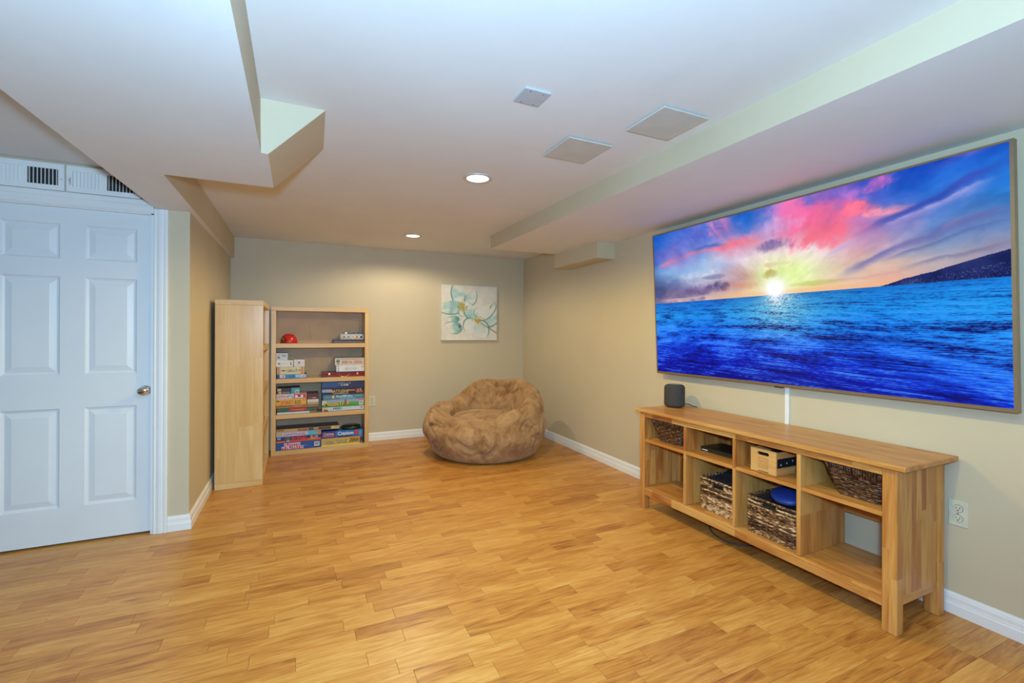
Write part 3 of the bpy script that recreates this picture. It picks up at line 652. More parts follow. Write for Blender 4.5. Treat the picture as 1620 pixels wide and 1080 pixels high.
def game(x0, x1, z0, z1, body, label, panels=(), texts=(), y=5.442, depth=.235, cat='game box', lidc=None, top=None, rough=.38):
    x0, x1 = max(x0, -.1995), min(x1, .6925)
    g = empty('game_box', ((x0+x1)/2, y+depth/2, z0), label, cat, 'games and boxes on the bookcase shelves')
    h = z1-z0
    MB().box(x0+.0012, x1-.0012, y+.0012, y+depth-.0012, z0, z1-.003, .0005).build('box_base', cm(lidc or body, rough), g)
    MB().box(x0, x1, y, y+depth, z0+min(.006, h*.12), z1, .0009).build('lid', [cm(body, rough)], g)
    if top: MB().box(x0+.002, x1-.002, y+.002, y+depth-.002, z1-.0002, z1+.0005).build('lid_print', cm(top, rough), g)
    k = 0
    for (u0, u1, v0, v1, c) in panels:
        k += 1; e = .0003+.00018*k
        MB().box(x0+u0*(x1-x0), x0+u1*(x1-x0), y-e, y+.0002, z0+v0*h+.001, z0+v1*h-.001*(v1 >= 1)).build('printed_panel', cm(c, rough), g)
    yy = y-.0008-.00018*k
    for tx in texts:
        txt, u, v, hh, c = tx[:5]; kw = tx[5] if len(tx) > 5 else {}
        kw = dict(kw)
        if 'w' in kw: kw['width'] = kw.pop('w')*(x1-x0)
        lettering(txt, x0+u*(x1-x0), z0+v*h, hh*h, yy, c, g, **kw); yy -= .00012
    return g
def barcode(u0, u1, v0, v1, dark=(40, 40, 45)):
    out = [(u0, u1, v0, v1, (225, 225, 222))]; n = 7
    for k in range(n): a = u0+(u1-u0)*(.12+.76*k/n); out.append((a, a+(u1-u0)*.06, v0+(v1-v0)*.25, v1-(v1-v0)*.12, dark))
    return out
def scrib(u0, u1, v, hh, c, n, seed=1):     # a word too blurred in the photograph to read: a row of uneven letter-sized strokes
    r = random.Random(seed); out = []; st = (u1-u0)/n
    for k in range(n):
        a = u0+st*k; w_ = st*r.uniform(.55, .82); lo = v-hh/2+(hh*.3 if r.random() < .35 else 0)*r.random(); hi = v+hh/2-(hh*.35 if r.random() < .6 else 0)
        out.append((a, a+w_, lo, hi, c))
    return out
Z1, Z2, Z3, Z4 = SH[0], SH[1], SH[2], .048
# top shelf
hm = empty('helmet', (-.083, 5.56, Z1), 'small glossy red helmet on the top shelf of the bookcase', 'helmet')
M_['red'] = plain('red_gloss', (.56, .022, .020), .28, 0, .05); M_['visor'] = plain('visor_gold', (.35, .22, .06), .15, .6); M_['blk'] = plain('black_plastic', (.015, .015, .016), .4)
def dome(cx, cy_, z0, a, b, h, n=40, k=14):
    m = MB(); t = bmesh.new(); rings = []
    for j in range(k+1):
        ph = j/k*PI/2*1.0; ring = []
        for i in range(n):
            th = 2*PI*i/n; cr = math.cos(ph)**.8; x = a*cr*math.cos(th)*(1.0 if math.cos(th) > 0 else .96); yv = b*cr*math.sin(th); z = h*math.sin(ph)**1.05
            x -= .018*math.sin(ph)*0; ring.append(t.verts.new((cx+x, cy_+yv, z0+z)))
        rings.append(ring)
    for p, q in zip(rings, rings[1:]):
        for i in range(n): t.faces.new((p[i], p[(i+1) % n], q[(i+1) % n], q[i]))
    t.faces.new(rings[0][::-1]); bmesh.ops.remove_doubles(t, verts=t.verts, dist=1e-4); bmesh.ops.recalc_face_normals(t, faces=t.faces); m.add(t); return m
dome(-.083, 5.555, Z1, .088, .098, .105).build('shell', M_['red'], hm, smooth=True)
def on_dome(th, ph, e=1.0): 
    cr = math.cos(ph)**.8; return (-.083+.088*e*cr*math.cos(th)*(1 if math.cos(th) > 0 else .96), 5.555+.098*e*cr*math.sin(th), Z1+.105*e*math.sin(ph)**1.05)
def dome_patch(c_th, c_ph, a, b, tilt, e, mat, name):
    m = MB(); ring = []; ctr = on_dome(c_th, c_ph, e)
    for lv in (0.5, 1.0):
        r_ = []
        for k in range(20):
            q = 2*PI*k/20; du, dv = lv*a*math.copysign(abs(math.cos(q))**.7, math.cos(q)), lv*b*math.copysign(abs(math.sin(q))**.7, math.sin(q))
            r_.append(on_dome(c_th+du*math.cos(tilt)-dv*math.sin(tilt), max(.02, c_ph+du*math.sin(tilt)+dv*math.cos(tilt)), e))
        ring.append(r_)
    for k in range(20):
        m.poly([ctr, ring[0][k], ring[0][(k+1) % 20]]); m.poly([ring[0][k], ring[1][k], ring[1][(k+1) % 20], ring[0][(k+1) % 20]])
    bmesh.ops.remove_doubles(m.bm, verts=m.bm.verts[:], dist=1e-6); m.build(name, mat, hm)
dome_patch(-2.35, .48, .50, .26, -.45, 1.012, M_['blk'], 'visor_rim'); dome_patch(-2.35, .48, .36, .15, -.45, 1.022, M_['visor'], 'visor')
m = MB(); m.tube([on_dome(th, 1.0-.10*abs(th+1.1), 1.004) for th in np.linspace(-1.7, -.5, 12)], .0018, 6); m.build('seam', M_['blk'], hm)
g = game(.366, .692, Z1, Z1+.038, (60, 28, 22), 'flat dark brown wooden case on the top shelf under a clear box', [(.0, 1, .30, .45, (150, 120, 90)), (0, 1, 0, .28, (45, 40, 48))], y=5.45, depth=.22)
tb = empty('coin_tube_box', (.56, 5.55, Z1+.0385), 'small clear box of five round white tubes on the brown case, top shelf', 'box')
M_['clear'] = plain('clear_plastic_grey', (.42, .44, .46), .15, 0, .05); M_['wht'] = plain('white_plastic', (.85, .86, .86), .35); M_['bluec'] = plain('blue_cap', (.05, .12, .30), .3)
MB().box(.435, .688, 5.47, 5.62, Z1+.0388, Z1+.102, .002).build('box_body', M_['clear'], tb)
for k in range(5):
    x = .478+k*.0455
    MB().lathe([(.022, 0), (.022, .006), (.018, .006), (.018, 0)], (x, 5.470, Z1+.068), 24, 0, '-y').build('ring', M_['wht'], tb); MB().cyl((x, 5.468, Z1+.068), .0165, .006, 'y', 20).build('disc', cm(((150, 120, 90), (140, 140, 140), (190, 170, 140), (185, 120, 50), (60, 60, 90))[k]), tb)
    MB().box(x+.010, x+.032, 5.50, 5.56, Z1+.1025, Z1+.122, .002).build('cap', M_['bluec'] if k else M_['wht'], tb)
# second shelf, left pile
game(-.193, .093, Z2, Z2+.043, (25, 40, 110), 'low blue and white game box at the bottom left of the second shelf', [(.08, .90, .08, .96, (60, 130, 195)), (.40, .62, .10, .9, (40, 110, 190)), (.62, .82, .2, .95, (150, 190, 225)), (.80, .985, .15, .95, (215, 215, 215)), (.10, .27, .2, .9, (225, 220, 215)), (.19, .23, .3, .8, (190, 30, 60)), (.12, .15, .35, .6, (40, 30, 40))]+scrib(.83, .96, .52, .40, (70, 70, 90), 4, 1))
game(-.192, .070, Z2+.0432, Z2+.125, (206, 200, 150), 'cream box with orange bands above the blue box, second shelf', [(.06, .12, 0, 1, (220, 120, 90)), (.86, .93, 0, 1, (230, 135, 50)), (.03, .05, 0, 1, (60, 65, 70)), (.935, .955, 0, 1, (60, 65, 70)), (.16, .30, .42, .60, (90, 105, 105)), (.76, .88, .46, .60, (200, 105, 80))]+scrib(.40, .66, .46, .22, (96, 70, 50), 9, 2)+scrib(.42, .58, .64, .10, (190, 80, 60), 6, 3)+[(.345, .365, .40, .62, (190, 150, 80)), (.69, .72, .42, .75, (110, 100, 70))])
game(-.203, -.038, Z2+.1253, Z2+.195, (222, 220, 212), 'long white box with a purple oval on the left of the second shelf', [(.10, .24, .38, .62, (110, 80, 110)), (.83, .90, .22, .75, (120, 110, 130))]+scrib(.32, .68, .48, .2, (178, 176, 168), 6, 4), y=5.436)
game(-.031, .075, Z2+.1253, Z2+.200, (212, 210, 214), 'white box with a small red heart mark, second shelf', [(.02, .98, .86, 1, (232, 232, 234)), (.38, .56, .42, .72, (205, 40, 50)), (.20, .76, .30, .34, (215, 120, 130))], y=5.440, depth=.2)
game(-.199, -.090, Z2+.1953, Z2+.272, (196, 200, 212), 'small pale box with a cartoon figure topping the left pile, second shelf', [(.08, .34, .55, .85, (220, 160, 120)), (.10, .32, .22, .52, (60, 130, 160)),]+scrib(.44, .90, .76, .15, (60, 84, 84), 6, 5)+scrib(.50, .88, .58, .15, (60, 84, 84), 5, 6), top=(95, 80, 65), y=5.44, depth=.2)
# second shelf, right pile
cs = empty('wooden_case', (.473, 5.55, Z2), 'dark red wooden case with brass catches and a brass handle, second shelf', 'case', 'games and boxes on the bookcase shelves')
M_['redwood'] = wood('red_wood', (.24, .014, .010), (.16, .006, .006), (.32, .03, .018), 0, .25); M_['brass'] = plain('brass', (.80, .55, .20), .2, 1)
MB().box(.252, .692, 5.445, 5.68, Z2, Z2+.030, .002).build('case_base', M_['redwood'], cs); MB().box(.252, .692, 5.445, 5.68, Z2+.031, Z2+.052, .002).build('case_lid', M_['redwood'], cs)
for x in (.324, .620): MB().lathe([(0, 0), (.010, 0), (.012, .002), (.011, .004), (0, .005)], (x, 5.445, Z2+.031), 18, 0, '-y', 1, 1.15).build('catch', M_['brass'], cs)
m = MB(); m.tube([(.473+.045*math.sin(a_)*1.25, 5.440-.012, Z2+.030-.030*math.cos(a_)**2-.0) for a_ in np.linspace(-PI/2, PI/2, 13)], [.006, .0055, .005, .004, .0035, .0035, .0035, .0035, .0035, .004, .005, .0055, .006], 8); m.build('handle', M_['brass'], cs, smooth=True)
game(.393, .696, Z2+.0525, Z2+.129, (218, 220, 222), 'white box with thin grey lettering on the red case, second shelf', [(.055, .10, .72, .92, (150, 155, 160)), (.055, .10, .42, .62, (150, 155, 160)), (.055, .10, .12, .32, (150, 155, 160)), (.88, .96, .60, .82, (215, 150, 140)), (.89, .95, .30, .36, (120, 130, 140))], [('BEYCHAI', .52, .48, .36, (165, 158, 152), {'w': .40}), ('.', .52, .82, .05, (180, 180, 180))], lidc=(60, 70, 140), y=5.442)
game(.379, .696, Z2+.1295, Z2+.209, (206, 198, 178), 'cream box with upside-down red lettering topping the right pile, second shelf', [(.05, .16, .35, .78, (85, 100, 70)), (.06, .15, .68, .86, (120, 165, 205)), (.18, .96, .78, .86, (150, 75, 60)), (.30, .42, .79, .85, (90, 95, 130)), (.62, .76, .79, .85, (60, 70, 80)), (.08, .14, .12, .30, (190, 90, 70))], [('TICKET TO RIDE', .585, .42, .36, (190, 60, 45), {'w': .72, 'flip': True, 'bold': .03})], y=5.44, top=(150, 140, 120))
# third shelf, left pile
tr = game(-.193, .203, Z3, Z3+.062, (60, 38, 22), 'flat green and red game tin with a silver edge, bottom left of the third shelf', [(.02, .98, .42, .93, (12, 100, 62)), (.30, .72, .48, 1, (196, 36, 40)), (.01, .80, .03, .36, (205, 212, 222)), (.80, .98, .06, .34, (150, 105, 60)), (.02, .055, .66, .86, (205, 30, 40)), (.93, .965, .66, .86, (205, 30, 40))], [('Tripoley', .51, .70, .30, (225, 150, 70), {'w': .30})], y=5.438)
game(-.197, .214, Z3+.0625, Z3+.094, (168, 112, 62), 'shallow wooden game tray under the yellow box, third shelf', [(0, 1, .62, .74, (120, 75, 40)), (.38, .60, .2, .95, (190, 125, 75))], y=5.444)
game(-.201, .094, Z3+.0945, Z3+.161, (222, 168, 42), 'yellow game box with red and black lettering, third shelf', [(.02, .11, .58, .78, (70, 55, 35)), (.87, .96, .78, .86, (150, 115, 50))], [('SMART', .355, .44, .62, (196, 62, 42), {'w': .42}), ('ASS', .70, .45, .62, (60, 38, 34), {'w': .225})], y=5.438)
game(-.197, .094, Z3+.1615, Z3+.215, (208, 205, 214), 'white and pink word game box above the yellow box, third shelf', [(.57, .99, .05, .97, (226, 70, 100)), (.62, .88, .15, .70, (235, 225, 230)), (.70, .80, .30, .75, (60, 80, 110)), (.90, .98, .1, .9, (215, 45, 50)), (.44, .54, .5, .9, (150, 190, 170)), (.5, .56, .1, .4, (120, 150, 210))]+scrib(.16, .42, .55, .46, (206, 90, 120), 6, 14), [('W', .09, .50, .62, (200, 40, 60), {'shear': .2})], y=5.44)
game(-.192, -.062, Z3+.2155, Z3+.276, (52, 34, 22), 'dark brown card game box with small pictures, left of the teal box, third shelf', [(.04, .30, .50, .95, (190, 180, 165)), (.10, .34, .05, .42, (210, 160, 80)), (.40, .95, .08, .36, (125, 120, 115))], y=5.446, top=(110, 70, 35))
game(-.060, .027, Z3+.2155, Z3+.278, (70, 152, 172), 'small teal box beside the dark brown one, third shelf', [(0, .08, 0, 1, (40, 70, 160)), (.48, .92, .05, .58, (205, 205, 200)), (.54, .86, .12, .42, (130, 110, 110))], y=5.444, top=(95, 70, 45))
game(.101, .214, Z3+.0945, Z3+.145, (205, 200, 170), 'small cream box beside the yellow box, third shelf', [(.05, .95, .45, .95, (220, 222, 214)), (.1, .9, .1, .35, (165, 150, 110)), (.9, 1, .1, .5, (225, 160, 60))]+scrib(.14, .86, .70, .2, (170, 135, 105), 10, 7), y=5.444)
game(.101, .214, Z3+.1455, Z3+.208, (82, 26, 24), 'small maroon box on the cream box, third shelf', [(.05, .95, .16, .30, (170, 60, 40)), (.45, .78, .18, .30, (205, 195, 190))]+scrib(.08, .42, .24, .14, (205, 90, 50), 6, 8), y=5.446, top=(70, 25, 25))
# third shelf, right pile
game(.251, .691, Z3, Z3+.048, (200, 208, 214), 'white game box with small colourful letters, lowest of the right pile, third shelf', [(0, .13, .45, .9, (205, 200, 130)), (.03, .09, .05, .55, (205, 50, 50)), (.09, .13, 0, .4, (40, 60, 90)), (.16, .55, .05, .6, (170, 205, 225))]+barcode(.90, .985, .25, .85)+[(.255+.045*k, .285+.045*k, .40, .84, c_) for k, c_ in enumerate(((190, 60, 90), (150, 70, 120), (60, 110, 160), (80, 150, 120), (210, 160, 60)))], lidc=(50, 70, 150), y=5.440)
game(.249, .691, Z3+.0485, Z3+.127, (150, 165, 200), 'green and blue game box with fat yellow lettering, third shelf', [(0, 1, .55, 1, (150, 162, 196)), (0, 1, .0, .56, (70, 145, 55)), (.62, .86, .25, .62, (85, 165, 60)), (0, .10, .32, .85, (215, 215, 210)), (.86, .98, .72, .94, (190, 130, 130)), (.53, .56, .40, 1.0, (60, 70, 110))]+barcode(.87, .975, .12, .68, (90, 90, 90)), [('MouseTr', .285, .42, .58, (30, 25, 10), {'w': .475, 'bold': .05}), ('p', .612, .46, .6, (30, 25, 10), {'bold': .05}), ('MouseTr', .285, .44, .56, (232, 205, 20), {'w': .46, 'bold': .02}), ('p', .612, .48, .58, (232, 205, 20), {'bold': .02}), ('A', .555, .55, .62, (205, 40, 35), {'w': .065})], lidc=(50, 70, 150), y=5.438)
game(.253, .690, Z3+.1275, Z3+.182, (82, 128, 146), 'grey-blue box with white capitals in the right pile, third shelf', [(.40, .78, .05, .35, (100, 165, 205)), (.22, .28, .20, .90, (190, 150, 100)), (.235, .265, .35, .75, (225, 215, 200)), (.0, .02, 0, 1, (30, 60, 120))]+scrib(.33, .73, .64, .42, (212, 222, 222), 11, 9)+scrib(.06, .19, .5, .2, (140, 166, 172), 7, 10)+scrib(.77, .95, .62, .24, (165, 186, 188), 9, 11), y=5.444)
game(.248, .690, Z3+.1825, Z3+.246, (26, 28, 40), 'black game box with yellow block lettering and an explosion, third shelf', [(.0, .22, .45, .98, (140, 165, 205)), (.1, .24, .40, .75, (190, 150, 190)), (.0, .25, .05, .45, (22, 38, 52)), (.64, .78, .55, .80, (230, 85, 55)), (.80, .97, .2, .62, (175, 75, 40)), (.82, .88, .3, .9, (150, 120, 100)), (.90, .93, .45, .95, (220, 140, 50)), (.26, .62, .12, .24, (180, 180, 170))], [('BATTLESHIP', .43, .60, .48, (212, 170, 70), {'w': .42, 'bold': .03})], lidc=(20, 24, 36), y=5.440)
game(.248, .690, Z3+.2465, Z3+.326, (34, 44, 92), 'dark blue game box topping the right pile under the second shelf', [(0, .42, .28, 1, (38, 74, 140)), (0, 1, 0, .20, (42, 34, 62))]+scrib(.38, .68, .76, .26, (140, 146, 175), 10, 12)+scrib(.44, .62, .50, .20, (212, 216, 232), 7, 13), lidc=(42, 34, 62), y=5.442)
# bottom shelf, left pile
game(-.197, .240, Z4, Z4+.080, (32, 74, 150), 'blue game box with red outlined lettering at the bottom left of the bookcase', [(.45, .68, .40, .50, (110, 140, 190))]+barcode(.845, .965, .22, .82)+[(.17, .53, .50, .90, (222, 205, 215)), (.12, .60, .08, .46, (222, 205, 215))]+scrib(.18, .53, .70, .34, (204, 60, 76), 7, 15)+scrib(.13, .60, .27, .34, (204, 60, 76), 9, 16), lidc=(26, 60, 130), y=5.440)
game(-.197, .240, Z4+.0805, Z4+.140, (36, 40, 86), 'navy and orange strategy game box with red block letters, bottom shelf', [(0, 1, 0, .30, (218, 84, 44)), (.55, 1, .12, .46, (222, 90, 46)), (.0, .18, .02, .16, (235, 140, 60)), (.02, .10, .55, .9, (130, 165, 200)), (.20, .30, .15, .92, (90, 84, 96)), (.23, .29, .05, .35, (180, 180, 175)), (.76, .93, .25, .92, (185, 165, 120)), (.80, .86, .5, .95, (170, 60, 50)), (.86, .92, .3, .8, (130, 140, 170))], [('RISK', .52, .58, .62, (208, 48, 40), {'w': .36, 'bold': .05})], lidc=(200, 70, 40), y=5.442)
game(-.196, .240, Z4+.1405, Z4+.186, (196, 205, 222), 'silvery white game box with pink lettering between two war games, bottom shelf', [(.0, .13, .08, .92, (185, 175, 155)), (.62, .92, .05, .95, (85, 185, 215)), (.30, .70, .2, .9, (190, 205, 235)), (.92, .99, .1, .95, (210, 120, 60))], [('CANDYLAND', .40, .5, .5, (196, 96, 140), {'w': .50, 'bold': .05})], y=5.444)
game(-.197, .428, Z4+.1865, Z4+.222, (192, 158, 112), 'long tan strategy game box with dark red letters topping the left pile, bottom shelf', [(.50, .86, .08, .95, (76, 62, 52)), (.58, .66, .2, .95, (160, 140, 105)), (.70, .74, .2, .9, (120, 40, 45)), (.86, .995, .06, .94, (205, 185, 130)), (.92, .97, .3, .7, (190, 140, 70)), (.01, .12, .45, .85, (140, 95, 50))], [('RISK', .42, .50, .70, (150, 44, 36), {'w': .17, 'bold': .05})], y=5.440, depth=.245, top=(62, 52, 42))
# bottom shelf, right pile
game(.243, .676, Z4, Z4+.083, (206, 166, 72), 'gold game box with script lettering at the bottom right of the bookcase', [(0, 1, 0, .12, (236, 222, 120)), (.93, 1, .04, .96, (70, 66, 96)), (.95, .98, .12, .3, (130, 160, 150)), (0, 1, .94, 1, (232, 205, 110)), (.3, .7, .30, .60, (222, 190, 95))], [('Trivial Pursuit', .34, .52, .40, (50, 62, 70), {'w': .56, 'bold': .06, 'shear': .25}), ('Trivial Pursuit', .337, .535, .38, (190, 200, 190), {'w': .55, 'bold': .0, 'shear': .25}), ('20th', .78, .60, .50, (112, 66, 48), {'w': .24, 'bold': .04, 'shear': .2})], y=5.442, rough=.25)
game(.245, .678, Z4+.0835, Z4+.158, (44, 112, 190), 'blue and purple game box with white lettering, bottom shelf on the gold box', [(0, .33, 0, 1, (78, 48, 118)), (.03, .30, .28, .42, (215, 130, 60)), (.02, .31, .12, .17, (130, 110, 170)), (.38, .72, .10, .26, (25, 50, 95)), (.90, .97, .12, .85, (95, 145, 205))], [('Cranium', .17, .68, .34, (225, 215, 235), {'w': .24, 'bold': .02}), ('Cranium', .575, .62, .52, (235, 240, 245), {'w': .38, 'bold': .03})], lidc=(30, 40, 110), y=5.442)
dsk = bpy.data.objects['game_box.%03d' % 0] if 'game_box.000' in bpy.data.objects else None
last = [o for o in bpy.data.objects if o.name.startswith('game_box') and o.get('label', '').startswith('blue and purple')][0]
MB().lathe([(0, 0), (.022, 0), (.024, .0005), (.024, .0012), (0, .0016)], (.245+.835*.433, 5.4415, Z4+.0835+.62*.0745), 24, 0, '-y').build('red_disc', cm((205, 60, 55)), last)
pk = empty('disc_case', (.563, 5.555, Z4+.1585), 'round black and green case lying on the blue game box, bottom shelf', 'case')
MB().lathe([(0, 0), (.098, 0), (.104, .006), (.106, .018), (.103, .020)], (.563, 5.560, Z4+.1585), 48).build('case_base', M_['blk'], pk, smooth=True)
MB().lathe([(.103, .0202), (.106, .022), (.105, .028), (.090, .038), (.05, .043), (0, .044)], (.563, 5.560, Z4+.1585), 48).build('case_lid', plain('dark_green_gloss', (.012, .02, .014), .12), pk, smooth=True)
m = MB(); m.lathe([(.1035, .0195), (.1072, .0205), (.1072, .0225), (.1035, .0232)], (.563, 5.560, Z4+.1585), 48); m.build('green_band', cm((90, 150, 70)), pk, smooth=True)

# ------------------------------------------------------------------ wall sockets, raceway
def outlet(c, axis, label):
    o = empty('wall_outlet', c, label, 'outlet'); x, y, z = c
    def pt(a, d, h): return (x-d, y+a, z+h) if axis == 'x' else (x+a, y-d, z+h)
    def bx(m, a0, a1, d0, d1, h0, h1, bev=0):
        p, q = pt(a0, d0, h0), pt(a1, d1, h1); m.box(min(p[0], q[0]), max(p[0], q[0]), min(p[1], q[1]), max(p[1], q[1]), z+h0, z+h1, bev); return m
    w, h = (.036, .059) if axis == 'x' else (.042, .060)
    bx(MB(), -w, w, .0002, .006, -h, h, .0018).build('plate', M_['ivory'], o)
    for hz in (.0225, -.0225):
        m = MB(); r_ = MB().cyl(pt(0, .0068, hz), .0168, .0026, axis, 24).build('receptacle', M_['ivory'], o)
        MB().cyl(pt(0, .0061, hz), .0184, .0010, axis, 24).build('recess_line', M_['groove'], r_)
        for a, hh, hw, hl in ((-.0065, .003, .0012, .005), (.0065, .003, .0012, .004), (0, -.0075, .0026, .0026)):
            bx(MB(), a-hw, a+hw, .0075, .0084, hz+hh-hl, hz+hh+hl).build('slot', M_['blk'], r_)
    p = pt(0, .0066, 0); MB().cyl(p, .0032, .0024, 'x' if axis == 'x' else 'y', 12).build('screw', M_['screw'], o)
M_['ivory'] = plain('ivory_plastic', (.66, .64, .50), .35); M_['groove'] = plain('outlet_groove', (.13, .12, .09), .6)
outlet((R, 1.059, .471), 'x', 'ivory double wall outlet right of the console table')
outlet((.815, B, .478), 'y', 'ivory double wall outlet on the back wall beside the bookcase')
MB().box(R-.012, R-.0004, 1.871, 1.896, .105, 1.02, .002).build('cable_cover', M_['trim'], origin=(R-.006, 1.883, .105)); tag(bpy.data.objects['cable_cover'], 'white vertical cable cover on the wall under the television', 'cable cover')

# ------------------------------------------------------------------ console table
ct = empty('console_table', (2.55, 1.9, 0), 'long pine console table with eight open cubbies under the television', 'console table')
tx0, tx1, ty0, ty1, tz = 2.318, 2.772, 1.052, 2.752, .740
MB().box(tx0, tx1, ty0, ty1, .7175, tz, .004, 0, 2).build('tabletop', M_['pine_y'], ct)
fx0, fx1 = 2.338, 2.740; fy0, fy1 = 1.090, 2.724
for yy0, yy1 in ((fy0, fy0+.058), (fy1-.046, fy1)):
    for xx0, xx1 in ((fx0, fx0+.052), (fx1-.052, fx1)):
        MB().box(xx0, xx1, yy0, yy1, 0, .717, .003).build('leg', M_['pine_z'], ct)
DV = [(1.513, 1.535), (1.902, 1.922), (2.284, 2.305)]
ye = [fy0+.024, 1.513, 1.535, 1.902, 1.922, 2.284, 2.305, fy1-.022]
for a in (fy0+.006, fy1-.022): MB().box(fx0+.053, fx1-.053, a, a+.016, .16, .717).build('side_panel', M_['pine_zx'], ct)
for (a, b) in DV: MB().box(fx0+.006, fx1-.012, a, b, .1605, .6795 if False else .717, .0015).build('divider', M_['pine_z'], ct)
MB().box(fx0+.004, fx0+.022, fy0+.0585, fy1-.0465, .681, .717, .002).build('top_rail', M_['pine_y_front'], ct)
MB().box(fx0+.003, fx0+.024, fy0+.0585, fy1-.0465, .103, .1545, .003).build('bottom_rail', M_['pine_y_front'], ct)
for a in (fy0+.010, fy1-.030): MB().box(fx0+.053, fx1-.053, a, a+.020, .115, .1595, .002).build('side_rail', M_['pine_x'], ct); MB().box(fx0+.053, fx1-.053, a+.002, a+.017, .69, .717, .002).build('side_rail', M_['pine_x'], ct)
MB().box(fx0+.010, fx1-.012, fy0+.026, fy1-.024, .137, .160, .0015).build('bottom_shelf', M_['pine_y'], ct)
for k in range(4): MB().box(fx0+.006, fx1-.012, ye[2*k]+.0005, ye[2*k+1]-.0005, .497, .518, .002).build('shelf', M_['pine_y'], ct)
MB().box(fx1-.030, fx1-.012, fy0+.0585, fy1-.0465, .337, .4965, .002).build('back_rail', M_['pine_y_front'], ct)
for k in range(4):
    if k: MB().box(fx1-.011, fx1-.004, ye[2*k]-.012, ye[2*k+1]+.012, .15, .4965).build('back_panel', M_['pine_zx2'] if 'pine_zx2' in M_ else M_['pine_z'], ct)
    MB().box(fx1-.011, fx1-.004, ye[2*k]-.010, ye[2*k+1]+.010, .497, .715).build('back_panel', M_['pine_z'], ct)

# ------------------------------------------------------------------ baskets
def weave_mat():
    t = NT('water_hyacinth'); p = t.obj(); n1 = t.noise(t.mapping(p, (1, 1, 2.5)), 55, 4, .65); n2 = t.noise(p, 14, 3)
    g = t.n('ShaderNodeNewGeometry').outputs['Random Per Island']
    k = t.math('ADD', t.math('ADD', t.math('MULTIPLY', n1, .75), t.math('MULTIPLY', n2, .25)), t.math('MULTIPLY', t.math('SUBTRACT', g, .5), .22))
    col = t.ramp(k, [(.37, (.026, .010, .005, 1)), (.46, (.13, .052, .020, 1)), (.54, (.40, .21, .085, 1)), (.64, (.78, .56, .33, 1))])
    t.bump(t.noise(t.mapping(p, (1, 1, 3)), 160, 2), .5, .003); return t.fin(col, .5, None, .5)
M_['weave'] = weave_mat(); M_['liner'] = plain('basket_inside', (.04, .022, .012), .8)
t = NT('water_hyacinth_dark'); p = t.obj(); n1 = t.noise(t.mapping(p, (1, 1, 2)), 60, 4, .65)
M_['weave2'] = t.fin(t.ramp(n1, [(.36, (.02, .008, .004, 1)), (.52, (.09, .035, .014, 1)), (.62, (.26, .12, .05, 1)), (.75, (.55, .36, .2, 1))]), .45)
